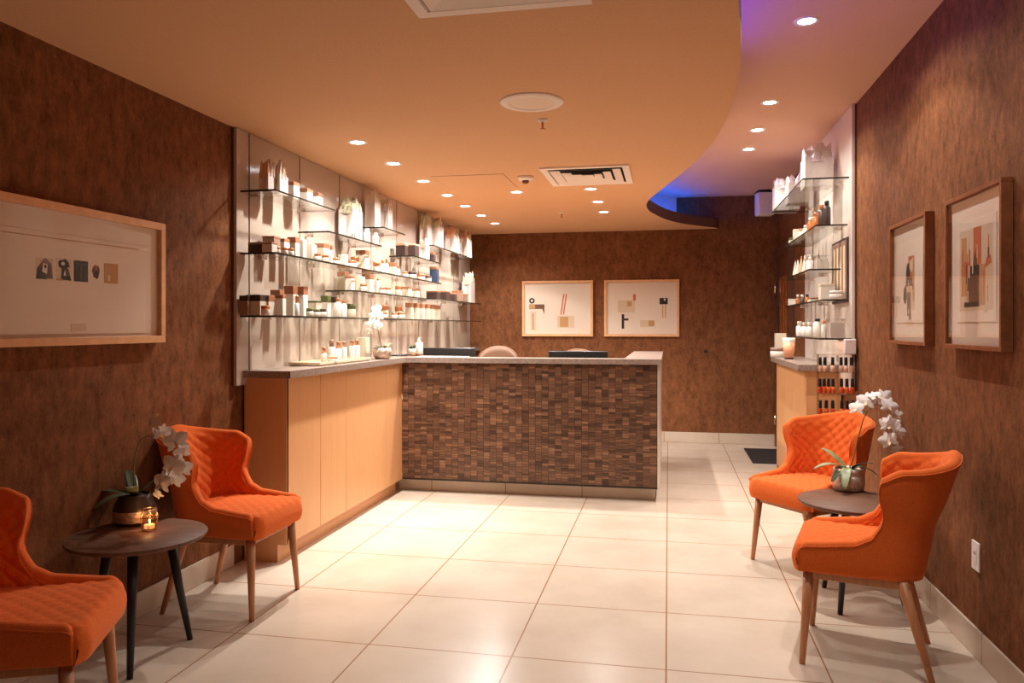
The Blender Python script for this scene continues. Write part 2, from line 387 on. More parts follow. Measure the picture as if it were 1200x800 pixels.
# sprinklers
for (x,y,l) in ((-.661,4.12,'small brass fire sprinkler beside the round ceiling speaker'),(-1.021,7.52,'small fire sprinkler far back between the two light rows')):
    t = thing('ceiling_sprinkler', l, 'sprinkler', (x,y,H1), 0, 'ceiling sprinklers')
    MB().lathe([(.032,0),(.032,-.004),(.020,-.010),(.010,-.012)],20).done('escutcheon', M['matte_white'], t)
    MB().lathe([(.006,-.010),(.006,-.034),(.0045,-.050)],10).done('nozzle', M['copper'], t)
    MB().lathe([(.0001,-.048),(.016,-.049),(.016,-.051),(.0001,-.052)],14,cap=False).done('deflector', M['copper'], t)
# smoke detector
t = thing('smoke_detector', 'small round white smoke detector with dark sensor on the ceiling', 'smoke detector', (-1.036,5.66,H1))
MB().lathe([(.060,0),(.060,-.012),(.050,-.026),(.026,-.03)],28).done('body', M['matte_white'], t)
MB().lathe([(.026,-.029),(.024,-.045),(.012,-.052),(.0001,-.053)],18).done('sensor', M['ink2'], t)
# air diffusers
def diffuser(x0,x1,y0,y1,label):
    cx,cy = (x0+x1)/2,(y0+y1)/2; h = (x1-x0)/2; g = (y1-y0)/2
    t = thing('air_vent', label, 'air vent', (cx,cy,H1), 0, 'ceiling air vents')
    def ring(mb, a, b, za, zb):
        for k in range(4):
            A = [(-1,-1),(1,-1),(1,1),(-1,1)]; p,q = A[k],A[(k+1)%4]
            vs = [mb.b.verts.new(v) for v in ((p[0]*h*a,p[1]*g*a,za),(q[0]*h*a,q[1]*g*a,za),(q[0]*h*b,q[1]*g*b,zb),(p[0]*h*b,p[1]*g*b,zb))]
            mb._tag([mb.b.faces.new(vs)])
    mb = MB(); ring(mb,1,1,0,-.012); ring(mb,1,.86,-.012,-.012); ring(mb,.86,.84,-.012,-.004); mb.done('frame', M['matte_white'], t, recalc=False)
    for a in (.80,.56,.34):
        mb = MB(); ring(mb,a,a-.195,-.016,-.003); ring(mb,a,a-.195,-.018,-.005); mb.done('louver', M['matte_white'], t, recalc=False)
    MB().box(-h*.13,h*.13,-g*.13,g*.13,-.012,-.006).done('centre_plate', M['matte_white'], t)
    MB().box(-h*.86,h*.86,-g*.86,g*.86,-.0025,-.001).done('duct_shade', M['dark'], t)  # flat black sheet paints the shade behind the louvres, no opening cut
diffuser(-.884,-.266,5.35,6.04,'square white air vent with dark slots in the ceiling by the desk')
diffuser(-.868,-.254,2.03,2.645,'square white air vent at the top edge of the photo')
# access panel
t = thing('ceiling_hatch', 'flush ceiling access hatch outlined by a thin brown line', 'hatch', (-1.45,5.80,H1))
MB().box(-.27,.27,-.28,.28,-.0022,0).done('door', M['ceil'], t)
MB().box(-.274,.274,-.284,.284,-.0012,0).done('seam', M['copper_card'], t)
# wall loudspeaker far right
t = thing('wall_speaker', 'small white loudspeaker bracketed high in the far right corner', 'speaker', (1.02,8.80,2.655), math.radians(8))
MB().box(-.09,.09,-.07,.08,-.13,.12,.02,3).done('cabinet', M['white'], t)
MB().box(-.088,.088,-.06,.075,.112,.128,.006).done('top_cap', M['black'], t)
mb = MB(); mb.box(.08,.19,-.01,.01,-.05,-.03); mb.box(.175,.19,-.03,.03,-.09,.01); mb.done('bracket', M['black'], t)

# ------------------------------------------------------------------ left counter
CT = 1.08      # worktop top
XF = -2.055    # worktop front
DX = -2.10     # door plane
YD = 5.96      # desk front plane
def cabinet(y0, y1, doors, label, endpanel=False):
    t = thing('base_cabinet', label, 'cabinet', (0,0,0), 0, 'maple cabinets under the left counter')
    MB().box(XL+.014,DX-.02,y0,y1,.10,CT-.042).done('carcass', M['maple'], t)
    MB().box(XL+.014,DX-.055,y0+(.0 if endpanel else 0),y1,0,.10).done('plinth', M['maple'], t)
    for a,b in doors:
        MB().box(DX-.02,DX,a+.002,b-.002,.10,CT-.044,.002,1).done('door', M['maple'], t)
    if endpanel:
        mb = MB(); mb.prism([(XL+.014,0),(DX-.055,0),(DX-.055,.10),(DX,.10),(DX,CT-.042),(XL+.014,CT-.042)], y0-.02, y0, 'Y')
        mb.done('end_panel', M['maple'], t)
    return t
dy = [4.05, onX(375.8,500,DX).y, onX(405.8,500,DX).y, onX(452.4,500,DX).y, YD]
cabinet(dy[0],dy[2],[(dy[0]-.02,dy[1]),(dy[1],dy[2])],'pale orange maple base cabinet at the near end, beside an orange chair',True)
cabinet(dy[2]+.001,dy[4]-.002,[(dy[2],dy[3]),(dy[3],dy[4])],'pale orange maple base cabinet where the left counter meets the mosaic desk')
tag(MB().prism([(XL+.031,3.985),(XF,3.985),(XF,YD-.04),(XL+.155,YD-.04),(XL+.155,YB-.015),(XL+.031,YB-.015)],CT-.04,CT).done('counter_top', M['stone']),
    'grey brown stone worktop running along the left shelf wall', 'worktop')

# ------------------------------------------------------------------ reception desk
XD0, XD1 = -2.098, -.082
t = thing('reception_desk', 'reception desk with brown mosaic tile front and grey stone top', 'desk', (0,0,0))
mb = MB(); y = XD0; RM = random.Random(5)
ncol = 39; w = (XD1-.004-XD0)/ncol
for i in range(ncol):
    x = XD0+i*w; z = .115
    while z < 1.038:
        h = RM.choice((.014,.018,.022,.022,.03)); h = min(h, 1.038-z)
        if h > .006: mb.box(x+.0007,x+w-.0007,YD-RM.uniform(.002,.006),YD+.004,z+.0006,z+h-.0006)
        z += h
mb.done('mosaic_front', M['mosaic'], t)
MB().box(XD0,XD1,YD+.004,YD+.10,.10,1.038).done('front_panel', M['ebony_leg'], t)
MB().box(XD1,XD1+.018,YD-.008,YD+.10,.108,1.038).done('corner_trim', M['trim_metal'], t)
MB().box(XD1-.20,XD1,YD+.10,7.75,.10,1.038).done('end_panel', M['ebony_leg'], t)
MB().box(XD1,XD1+.018,YD+.10,7.75,.108,1.038).done('side_panel', M['trim_metal'], t)
MB().box(XD0-.058,XD1-.02,YD+.09,YD+.14,0,.10).done('plinth', M['base_x'], t)
MB().box(XD1-.18,XD1-.02,YD+.14,7.70,0,.10).done('plinth', M['base_y'], t)
mb = MB(); mb.prism([(XL+.157,YD-.038),(-.052,YD-.038),(-.052,7.85),(-.335,7.85),(-.335,YD+.16),(XL+.157,YD+.16)],CT-.04,CT)
mb.done('worktop', M['stone'], t)
MB().box(XL+.02,XD1-.21,YD+.12,6.85,.70,.73,.004).done('work_surface', M['maple'], t)

# monitors
def monitor(x,y,top,w,rz,label):
    t = thing('computer_monitor', label, 'monitor', (x,y,.7306), rz, 'monitors behind the reception desk')
    h = top-.73
    MB().box(-w/2,w/2,-.012,.012,h-.31,h,.006).done('casing', M['black'], t)
    MB().box(-w/2+.012,w/2-.012,.0121,.0135,h-.295,h-.015).done('screen', M['screen'], t)
    MB().box(-w*.28,w*.28,-.045,-.008,h-.24,h-.07,.012).done('rear_bulge', M['black'], t)
    MB().lathe([(.02,.012),(.02,h-.2)],14,(0,-.04,0)).done('stand', M['black'], t)
    MB().lathe([(.11,0),(.11,.008),(.02,.014)],28,(0,-.02,0)).done('foot', M['black'], t)
p = onY(526.5,407.5,6.55); monitor(p.x,6.55,p.z,.47,.0,'black monitor behind the desk, next to the left shelves')
p = onY(677.5,411.3,6.42); monitor(p.x,6.42,p.z,.49,.05,'black monitor behind the middle of the mosaic desk')
tag(MB().box(-.2,.2,-.08,.08,0,.006,.002,1).done('paper_stack', M['card'], loc=(onZ(522,418,CT).x,6.03,CT)), 'white sheet of paper on the desk top before the left monitor', 'paper')
# task chairs
def task_chair(u, v, y, w, rz, label):
    p = onY(u,v,y)
    t = thing('office_chair', label, 'chair', (p.x,y,0), rz, 'office chairs behind the desk')
    ht = p.z
    def fn(a,b):
        xx = (a-.5)*w; k = (2*a-1)
        z = ht-.46+.46*b - .10*b*abs(k)**2.6
        return (xx, .05*k*k-.03*math.sin(PI*b), z)
    mb = MB(); mb.grid(18,12,fn); o = mb.done('backrest', M['mesh_chair'], t)
    md = o.modifiers.new('solid','SOLIDIFY'); md.thickness = .02
    rim = [Vector(fn(a/16,1)) for a in range(17)]
    MB().tube(rim,.010,8).done('back_rim', M['ink2'], t)
    MB().box(-.24,.24,-.46,-.02,.44,.50,.025,3).done('seat', M['mesh_chair'], t)
    MB().tube([(0,.03,ht-.35),(0,.02,.46),(0,-.2,.43)],.016,8).done('back_arm', M['black'], t)
    MB().lathe([(.03,.09),(.025,.43)],14,(0,-.22,0)).done('column', M['black'], t)
    mb = MB()
    for k in range(5):
        a = 2*PI*k/5; mb.tube([(0,-.22,.10),(.27*math.cos(a),-.22+.27*math.sin(a),.065)],[.022,.014],8)
    mb.done('star_base', M['black'], t)
    for k in range(5):
        a = 2*PI*k/5; MB().lathe([(.006,-.028),(.026,-.02),(.026,.02),(.006,.028)],12,(.27*math.cos(a),-.22+.27*math.sin(a),.028)).done('caster', M['black'], t)
task_chair(585,406.3,7.35,.39,PI,'brown mesh office chair beside the left monitor')
task_chair(678,409.6,7.45,.40,PI-.15,'brown mesh office chair behind the middle monitor')

# ------------------------------------------------------------------ right cabinet
RX = .905
t = thing('wall_cabinet', 'narrow pale orange maple cabinet under the right shelves', 'cabinet', (0,0,0))
MB().box(RX+.075,XR-.014,5.90,7.38,0,1.01).done('carcass', M['maple'], t)
ys = [5.90,6.40,6.90,7.38]
for a,b in zip(ys,ys[1:]): MB().box(RX+.055,RX+.0745,a+.002,b-.002,.09,1.005,.002,1).done('door', M['maple'], t)
MB().box(RX+.06,XR-.014,5.88,5.8995,0,1.01,.001,1).done('end_panel', M['maple'], t)
MB().box(RX+.058,XR-.014,7.3805,7.40,0,1.01).done('end_panel', M['maple'], t)
tag(MB().prism([(RX,5.83),(XR-.031,5.83),(XR-.031,7.44),(RX+.01,7.44)],1.012,1.055).done('counter_top', M['stone']),'narrow stone worktop on the right maple cabinet','worktop')
# mat at the door
p = onZ(893,513,0)
tag(MB().box(.80,1.18,7.85,8.75,0,.012,.004).done('floor_mat', M['matrubber']),'black rubber mat on the floor at the far right door','mat')

# ------------------------------------------------------------------ glass shelves
LXF = -2.13
def shelf(name_label, x0,x1,y0,y1,z, side, brackets=2, fr=(.12,.88), back=0):
    t = thing('glass_shelf', name_label, 'shelf', (0,0,0), 0, f'glass shelves on the {side} wall')
    MB().box(x0,x1,y0,y1,z-.010,z).done('pane', M['glass'], t)
    mb = MB(); e = .0015
    mb.box(x0,x1,y0-e,y0,z-.0105,z+.0002); mb.box(x0,x1,y1,y1+e,z-.0105,z+.0002)
    if side == 'left': mb.box(x1,x1+e,y0-e,y1+e,z-.0105,z+.0002)
    else: mb.box(x0-e,x0,y0-e,y1+e,z-.0105,z+.0002)
    mb.done('polished_edge', M['glass_edge'], t)
    for k in range(brackets):
        y = y0+(y1-y0)*(fr[0]+(fr[1]-fr[0])*k/max(1,brackets-1))
        xw = x0 if side == 'left' else x1; s = 1 if side == 'left' else -1
        MB().box(min(xw-s*back,xw+s*.05),max(xw-s*back,xw+s*.05),y-.009,y+.009,z-.024,z-.0105,.002,1).done('bracket', M['silver_plain'], t)
    return t
LS = {  # key: (y0,y1,z,phrase)
 'A1':(3.96,4.74,2.088,'topmost near left shelf'),
 'B1':(4.65,5.58,1.940,'second highest left shelf'),
 'A2':(3.96,5.60,1.740,'middle near left shelf'),
 'A3':(3.96,5.99,1.390,'lowest near left shelf'),
 'B2':(5.06,6.64,1.580,'left shelf above counter orchid'),
 'C1':(5.62,6.12,2.088,'short top left shelf'),
 'D1':(6.32,7.10,1.932,'left shelf of black boxes'),
 'C2':(5.63,7.16,1.740,'middle far left shelf'),
 'D2':(6.98,8.76,1.590,'left shelf of far bag'),
 'A4':(6.02,8.78,1.390,'lowest far left shelf'),
 'E1':(6.90,8.42,2.082,'farthest top left shelf'),
}
DESC = {'A1':'short glass shelf highest and nearest on the left wall','B1':'glass shelf with large gift bags, just right of the topmost left one',
 'A2':'long glass shelf halfway up the near left wall panels','A3':'lowest glass shelf at the near end of the left wall','B2':'glass shelf low on the left wall above the counter orchid',
 'C1':'short high glass shelf between the two groups of left gift bags','D1':'glass shelf carrying black boxes on the left wall','C2':'glass shelf halfway up the far left wall panels',
 'D2':'glass shelf with one bag beside the back wall corner','A4':'lowest glass shelf at the far end of the left wall','E1':'glass shelf holding four gift bags in the far left corner'}
for k,(y0,y1,z,ph) in LS.items(): shelf(DESC[k], XL+.031, LXF, y0, y1, z, 'left', 3 if y1-y0 > 1.3 else 2)
RS = {'R1':(.89,5.55,7.12,2.33,'topmost right shelf'),'R2':(.985,5.60,7.04,2.02,'second right shelf'),'R3':(.965,5.74,6.96,1.73,'third right shelf'),
 'R4':(1.02,5.53,7.28,1.51,'fourth right shelf'),'R5':(.985,5.48,6.9,1.25,'lowest right shelf')}
RD = {'R1':'deep glass shelf with white gift bags, topmost on the right wall','R2':'glass shelf of brown bottles, second from top on the right wall','R3':'glass shelf of white tubes, third from top on the right wall',
 'R4':'glass shelf fourth from top on the right wall','R5':'lowest glass shelf on the right wall, above the nail polish'}
for k,(x0,y0,y1,z,ph) in RS.items(): shelf(RD[k], x0, XR-(.047 if k in ('R3','R4') else .031), y0, y1, z, 'right', 2, (.42,.9) if k in ('R3','R4') else (.12,.88), .016 if k in ('R3','R4') else 0)

# ------------------------------------------------------------------ products
items = []   # (shelf key, phrase, y, x, builder, description, category, group)
def carton(w,d,h,body,cap,ch):
    def f(t):
        MB().box(-d/2,d/2,-w/2,w/2,0,h-ch,.0015,1).done('box_body', M[body], t)
        if cap: MB().box(-d/2-.0008,d/2+.0008,-w/2-.0008,w/2+.0008,h-ch+.0003,h,.0015,1).done('box_lid', M[cap], t)
    return f
def jar(r,h,body,lid):
    def f(t):
        MB().lathe([(r*.9,0),(r,.004),(r,h*.58),(r*.94,h*.62)],18).done('jar_body', M[body], t)
        MB().lathe([(r*.98,h*.625),(r*.98,h*.97),(r*.9,h)],18).done('lid', M[lid], t)
    return f
def bottle(r,h,body,cap,cf=.28):
    def f(t):
        hb = h*(1-cf)
        MB().lathe([(r*.92,0),(r,.004),(r,hb*.9),(r*.5,hb)],16).done('bottle_body', M[body], t)
        MB().lathe([(r*.62,hb*1.004),(r*.62,h*.98),(r*.5,h)],14).done('cap', M[cap], t)
    return f
def pump(r,h,body,cap):
    def f(t):
        hb = h*.72
        MB().lathe([(r*.92,0),(r,.004),(r,hb*.92),(r*.45,hb)],16).done('bottle_body', M[body], t)
        mb = MB(); mb.lathe([(r*.5,hb*1.003),(r*.5,hb+.02),(r*.2,hb+.021),(r*.2,h-.008)],12); mb.box(-.008,.026,-.007,.007,h-.008,h); mb.done('pump_head', M[cap], t)
    return f
def tubep(w,h,body,cap):
    def f(t):
        mb = MB()
        def fn(a,b):
            an = 2*PI*a; k = b
            return (w*.5*math.cos(an)*(1-k*.94), w*.5*math.sin(an)*(1+.15*k), h*.2+h*.8*b)
        mb.grid(17,8,fn); mb.done('tube_body', M[body], t)
        MB().lathe([(w*.42,0),(w*.42,h*.2)],14).done('cap', M[cap], t)
    return f
def bag(w,d,h,tis='tissue',tis2=None,seed=0,th=.09,body='paper'):
    rr = random.Random(seed)
    def f(t):
        mb = MB(); e = .008
        lo = [(-d/2,-w/2),(d/2,-w/2),(d/2,w/2),(-d/2,w/2)]
        mb.prism(lo,0,.004)
        for k in range(4):
            a,b = lo[k],lo[(k+1)%4]
            if k in (0,2):   # gusset folded inwards
                mid = ((a[0]+b[0])/2, a[1]+(.018 if k == 0 else -.018))
                P = [(a[0],a[1],0),((a[0]+b[0])/2,a[1],0),(b[0],b[1],0)]; Q = [(a[0],a[1],h),(mid[0],mid[1],h),(b[0],b[1],h)]
                for i in range(2):
                    mb._tag([mb.b.faces.new([mb.b.verts.new(q) for q in (P[i],P[i+1],Q[i+1],Q[i])])])
            else:
                mb._tag([mb.b.faces.new([mb.b.verts.new(q) for q in ((a[0],a[1],0),(b[0],b[1],0),(b[0],b[1],h),(a[0],a[1],h))])])
        o = mb.done('bag_body', M[body], t); md = o.modifiers.new('s','SOLIDIFY'); md.thickness = .0012; md.offset = -1
        for q,mm in enumerate([tis] + ([tis2] if tis2 else [])):
            mb = MB()
            nn = 9; off = (0 if q == 0 else .18*w)
            P = {}
            for a in range(nn):
                for c in range(nn):
                    X = (a/(nn-1)-.5)*d*.96; Y = ((c/(nn-1)-.5)*w*.96)*(1 if q == 0 else .6)+off
                    rim = min(a,nn-1-a,c,nn-1-c)
                    z = h-.03 if rim == 0 else h+th*rr.uniform(-.1,.45)+(th*rr.uniform(.35,.75) if (a*3+c*5+seed)%3 == 0 else 0)
                    j_ = 0 if rim == 0 else .035
                    if rim > 0: X *= 1.25; Y *= 1.06
                    P[a,c] = mb.b.verts.new((X+rr.uniform(-j_,j_)*d*1.5, Y+rr.uniform(-j_,j_)*w*1.5, z))
            for a in range(nn-1):
                for c in range(nn-1):
                    A_,B_,C_,D_ = P[a,c],P[a+1,c],P[a+1,c+1],P[a,c+1]
                    mb._tag([mb.b.faces.new((A_,B_,C_)), mb.b.faces.new((A_,C_,D_))])
            mb.done('tissue_paper', M[mm], t)
        for sx in (1,-1):
            MB().tube([(sx*(d/2+.002),-w*.2,h-.02),(sx*(d/2+.004),-w*.17,h+.035),(sx*(d/2+.004),0,h+.05),(sx*(d/2+.004),w*.17,h+.035),(sx*(d/2+.002),w*.2,h-.02)],.002,6).done('handle', M['rope'], t)
    return f
def clearbox(w,d,h):
    def f(t):
        MB().box(-d/2,d/2,-w/2,w/2,0,h,.001,1).done('box_body', M['acrylic'], t)
        MB().box(-d/2+.006,d/2-.006,-w/2+.006,w/2-.006,.002,h*.8).done('contents', M['card'], t)
    return f
NAMES = {'carton':('product_carton','carton'),'jar':('cream_jar','jar'),'bottle':('cosmetic_bottle','bottle'),'pump':('pump_bottle','bottle'),'tube':('cosmetic_tube','tube'),'bag':('gift_bag','gift bag'),'clear':('clear_gift_box','box')}
def put(key, u, kind, fn, desc, xo=.10, side='L', dyo=0):
    """stand one product on a shelf; u picks how far along the shelf, xo its distance from the wall"""
    if side == 'L':
        y0,y1,z,ph = LS[key]; x = XL+.031+xo
    else:
        _,y0,y1,z,ph = RS[key]; x = XR-.031-xo
    y = onX(u, 300, x).y + dyo
    items.append([key, ph, y, x, z, kind, fn, desc, side])
CA = lambda w,h,b='card',c='copper_card',ch=.022,d=None: carton(w, d or w, h, b, c, ch)
# --- A1
put('A1',313,'bag',bag(.085,.06,.11,'tissue_orange','tissue',1,.08),'small white gift bag with peach tissue',.10)
put('A1',326,'bag',bag(.10,.07,.11,'tissue','tissue_orange',2,.08),'small white gift bag with pale tissue',.12)
put('A1',341,'carton',CA(.075,.10),'white carton with copper top',.13)
put('A1',357,'carton',CA(.075,.09),'white carton with copper top',.13)
put('A1',370,'carton',CA(.07,.09),'white carton with copper top',.13)
# --- B1
put('B1',411,'bag',bag(.175,.11,.225,'tissue_green','tissue',3,.10),'large white gift bag with greenish tissue',.09)
put('B1',419,'bottle',bottle(.024,.085,'card','card',.2),'plain white bottle',.185)
put('B1',430,'bottle',bottle(.024,.10,'card','frost',.2),'plain white bottle',.185)
put('B1',440,'bottle',bottle(.024,.09,'frost','card',.2),'frosted white bottle',.185)
# --- A2
put('A2',303,'carton',CA(.07,.058,'espresso','taupe',.012,.09),'low dark brown box',.085)
put('A2',318,'carton',CA(.075,.115,'taupe','copper_card',.015),'taupe box with rust lid',.06)
put('A2',316,'carton',CA(.06,.055,'card','copper_card',.010),'small white box with copper edge',.16)
put('A2',324.5,'jar',jar(.02,.036,'card','copper'),'small white jar with copper lid',.175)
put('A2',331,'carton',CA(.062,.115,'card','copper_card',.02),'white carton with copper top',.06)
put('A2',333.5,'jar',jar(.021,.040,'card','copper'),'small white jar with copper lid',.18)
put('A2',340,'jar',jar(.023,.045,'card','copper'),'small white jar with copper lid',.175)
put('A2',344,'carton',CA(.055,.135,'cream','copper_card',.035),'tall cream carton with copper top',.085)
put('A2',353,'carton',CA(.05,.125,'card',None,0),'tall plain white carton',.10)
put('A2',362,'carton',CA(.075,.105,'cream',None,0),'plain cream carton',.12)
put('A2',372,'jar',jar(.022,.045,'card','copper'),'small white jar with copper lid',.185)
put('A2',377,'carton',CA(.07,.135,'cream','copper_card',.03),'tall cream carton with copper top',.09)
put('A2',381,'jar',jar(.022,.045,'card','copper'),'small white jar with copper lid',.185)
put('A2',388,'bottle',bottle(.014,.135,'frost','copper',.25),'slim white bottle with copper cap',.12)
put('A2',394,'jar',jar(.024,.042,'card','copper'),'small white jar with copper lid',.18)
put('A2',402,'carton',CA(.05,.08,'card',None,0),'plain white carton',.15)
put('A2',412,'jar',jar(.034,.05,'card','copper'),'wide white jar with copper lid',.16)
put('A2',416,'jar',jar(.032,.10,'cream','copper'),'tall cream jar with copper lid',.08)
put('A2',425,'carton',CA(.075,.15,'cream','copper_card',.035),'tall cream carton with copper top',.12)
# --- A3
put('A3',288,'carton',CA(.05,.11,'taupe','espresso',.03),'grey brown carton with dark top',.035)
put('A3',301,'carton',CA(.085,.115,'cream','espresso',.035),'cream carton with dark copper top',.075)
put('A3',311,'jar',jar(.024,.052,'card','copper'),'white jar with copper lid',.165)
put('A3',313,'carton',CA(.06,.115,'card','copper_card',.035),'white carton with copper top',.10)
put('A3',325,'carton',CA(.06,.155,'cream','copper_card',.045),'tall cream carton with copper top',.06)
put('A3',329,'carton',CA(.045,.12,'card','copper_card',.02),'white carton with copper top',.15)
put('A3',341,'carton',CA(.06,.185,'card','copper_card',.05),'tallest white carton with copper top',.08)
put('A3',348,'bottle',bottle(.014,.12,'frost','copper',.35),'slim bottle with copper cap',.18)
put('A3',353,'carton',CA(.06,.185,'card','copper_card',.05),'tall white carton with copper top',.11)
put('A3',363,'jar',jar(.022,.05,'card','olive'),'small white jar with olive lid',.18)
put('A3',368,'carton',CA(.07,.105,'cream','olive',.012),'cream carton with olive top',.07)
put('A3',371,'jar',jar(.022,.045,'card','olive'),'small white jar with olive lid',.18)
put('A3',378,'jar',jar(.024,.05,'card','espresso'),'small white jar with dark lid',.18)
put('A3',382,'carton',CA(.05,.145,'card','olive',.045),'white carton with olive top',.08)
put('A3',390,'carton',CA(.05,.14,'card','espresso',.04),'white carton with black top',.09)
put('A3',396,'bottle',bottle(.02,.13,'card','copper',.2),'white bottle with copper cap',.15)
put('A3',403,'bottle',bottle(.02,.12,'frost','copper',.2),'frosted bottle with copper cap',.14)
put('A3',411,'jar',jar(.035,.10,'cream','olive'),'large cream jar with olive lid',.10)
# --- C1
put('C1',437,'bag',bag(.12,.08,.22,'tissue','tissue_green',5,.09),'white gift bag with pale tissue',.08)
put('C1',452,'bag',bag(.10,.08,.20,'tissue','tissue_lilac',6,.08),'slim white gift bag with pale tissue',.10)
# --- B2
put('B2',402,'carton',CA(.06,.14,'cream','copper_card',.035),'tall cream carton with copper top',.06)
put('B2',410,'carton',CA(.05,.10,'card','copper_card',.015),'white carton with copper top',.15)
put('B2',420,'carton',CA(.075,.11,'cream',None,0),'plain cream carton',.13)
put('B2',426,'jar',jar(.024,.055,'card','copper'),'white jar with copper lid',.19)
put('B2',431,'carton',CA(.07,.145,'card','copper_card',.04),'tall white carton with copper top',.09)
put('B2',443,'bottle',bottle(.016,.12,'frost','copper',.15),'slim frosted bottle with copper cap',.14)
put('B2',448,'jar',jar(.024,.05,'card','copper'),'white jar with copper lid',.18)
put('B2',455,'jar',jar(.024,.055,'card','copper'),'white jar with copper lid',.18)
put('B2',467,'jar',jar(.028,.085,'card','copper'),'white jar with copper lid',.14)
put('B2',475,'carton',CA(.09,.085,'cream','copper_card',.02),'wide cream carton with copper top',.14)
put('B2',485,'carton',CA(.08,.08,'cream','copper_card',.02),'wide cream carton with copper top',.14)
# --- C2
put('C2',441,'jar',jar(.026,.085,'card','copper'),'white jar with copper lid',.12)
put('C2',448,'bottle',bottle(.018,.12,'card','copper',.25),'white bottle with copper cap',.10)
put('C2',453,'bottle',bottle(.016,.13,'card','copper',.3),'slim white bottle with copper cap',.13)
put('C2',460,'carton',CA(.055,.105,'cream','copper_card',.035),'cream carton with copper top',.15)
put('C2',466,'bottle',bottle(.016,.09,'card','copper',.35),'small white bottle with copper cap',.17)
put('C2',475,'jar',jar(.025,.05,'card','copper'),'white jar with copper lid',.16)
put('C2',483,'jar',jar(.035,.065,'cream','espresso'),'wide cream jar with dark lid',.15)
put('C2',493,'jar',jar(.033,.06,'cream','copper'),'wide cream jar with copper lid',.15)
put('C2',502,'jar',jar(.030,.055,'cream','espresso'),'cream jar with dark lid',.16)
put('C2',509,'carton',CA(.07,.15,'navy','copper_card',.025),'navy carton with copper top',.17)
# --- D1
put('D1',471,'carton',CA(.085,.11,'espresso','tissue_orange',.02),'dark brown box with orange ribbon top',.09)
put('D1',482,'carton',CA(.11,.125,'espresso','tissue_orange',.014),'black box with orange ribbon top',.10)
put('D1',497,'bag',bag(.11,.07,.14,'tissue','tissue_orange',7,.06),'small white gift bag with pale tissue',.14)
put('D1',505,'carton',CA(.07,.085,'espresso','copper_card',.02),'black box with copper top',.17)
# --- E1
put('E1',499,'bag',bag(.13,.08,.20,'tissue_green','tissue',8,.11),'white gift bag with greenish tissue',.08)
put('E1',511,'bag',bag(.17,.10,.22,'tissue_green','tissue',9,.10),'white gift bag with greenish tissue',.13)
put('E1',530,'bag',bag(.19,.10,.19,'tissue_orange','tissue_green',10,.10),'white gift bag with peach and green tissue',.13)
put('E1',545,'bag',bag(.20,.10,.20,'tissue_orange','tissue_green',12,.10),'white gift bag with peach and green tissue',.14)
# --- D2
put('D2',508,'carton',CA(.11,.075,'espresso','copper_card',.014),'low black box with copper top',.13)
put('D2',518,'carton',CA(.13,.085,'espresso','copper_card',.014),'low black box with copper top',.15)
put('D2',528,'carton',CA(.11,.075,'espresso','copper_card',.014),'low black box with copper top',.16)
put('D2',536,'carton',CA(.10,.11,'taupe','copper_card',.02),'taupe box with copper top',.17)
put('D2',543,'carton',CA(.09,.085,'taupe','copper_card',.02),'taupe box with copper top',.17)
put('D2',549,'bag',bag(.19,.10,.24,'tissue_green','tissue',14,.12),'big white gift bag with greenish tissue',.10)
# --- A4
put('A4',451,'jar',jar(.03,.11,'cream','copper'),'tall cream jar with copper lid',.08)
put('A3',450,'jar',jar(.026,.05,'card','copper'),'white jar with copper lid',.185)
put('A4',462,'jar',jar(.026,.05,'card','copper'),'white jar with copper lid',.17)
put('A4',467,'jar',jar(.03,.11,'cream','copper'),'tall cream jar with copper lid',.08)
put('A4',470,'jar',jar(.03,.055,'card','copper'),'white jar with copper lid',.17)
for i,u in enumerate((480,486.5,493,499.5,505.5,512)):
    put('A4',u,'carton',CA(.06,.145,'cream','copper_card',.04),'cream carton with copper top in the row',.11)
# --- right wall shelves
put('R1',957,'bag',bag(.19,.19,.21,'tissue_lilac','tissue',20,.11),'large white gift bag with lilac tissue',.13,'R')
put('R1',934,'bag',bag(.18,.16,.17,'tissue_lilac',None,21,.10),'white gift bag with lilac tissue',.15,'R')
put('R1',921,'bag',bag(.20,.20,.22,'tissue_lilac',None,22,.07),'white gift bag with lilac tissue',.18,'R')
put('R2',969,'bottle',bottle(.025,.17,'espresso','black',.2),'tall black bottle',.12,'R')
put('R2',963,'bottle',bottle(.025,.17,'espresso','amber',.2),'tall dark brown bottle',.12,'R')
put('R2',956,'bottle',bottle(.025,.15,'amber','copper',.2),'amber bottle with copper cap',.12,'R')
put('R2',950,'bottle',bottle(.025,.14,'amber','card',.2),'amber bottle with white cap',.12,'R')
put('R2',944,'bottle',bottle(.022,.11,'cream','card',.2),'cream bottle',.12,'R')
put('R2',939,'bottle',bottle(.022,.10,'cream','copper',.2),'cream bottle with copper cap',.13,'R')
put('R2',934,'carton',CA(.06,.12,'card','cream',.02),'white carton',.13,'R')
put('R2',929,'carton',CA(.06,.06,'cream','olive',.02),'small cream carton with green top',.15,'R')
put('R3',962,'clear',clearbox(.11,.09,.11),'clear gift box with white contents',.10,'R')
put('R3',949,'pump',pump(.026,.15,'card','card'),'white pump bottle',.12,'R')
put('R3',943,'tube',tubep(.045,.16,'card','cream'),'white tube',.13,'R')
put('R3',939,'tube',tubep(.045,.16,'peach','card'),'peach tube',.14,'R')
put('R3',935,'tube',tubep(.045,.15,'card','olive'),'white tube with olive cap',.14,'R')
put('R3',932,'tube',tubep(.045,.15,'cream','card'),'cream tube',.14,'R')
put('R4',980,'jar',jar(.045,.06,'card','card'),'round white tub',.07,'R')
put('R4',969,'carton',CA(.10,.12,'card','cream',.02),'white carton with cream top',.08,'R')
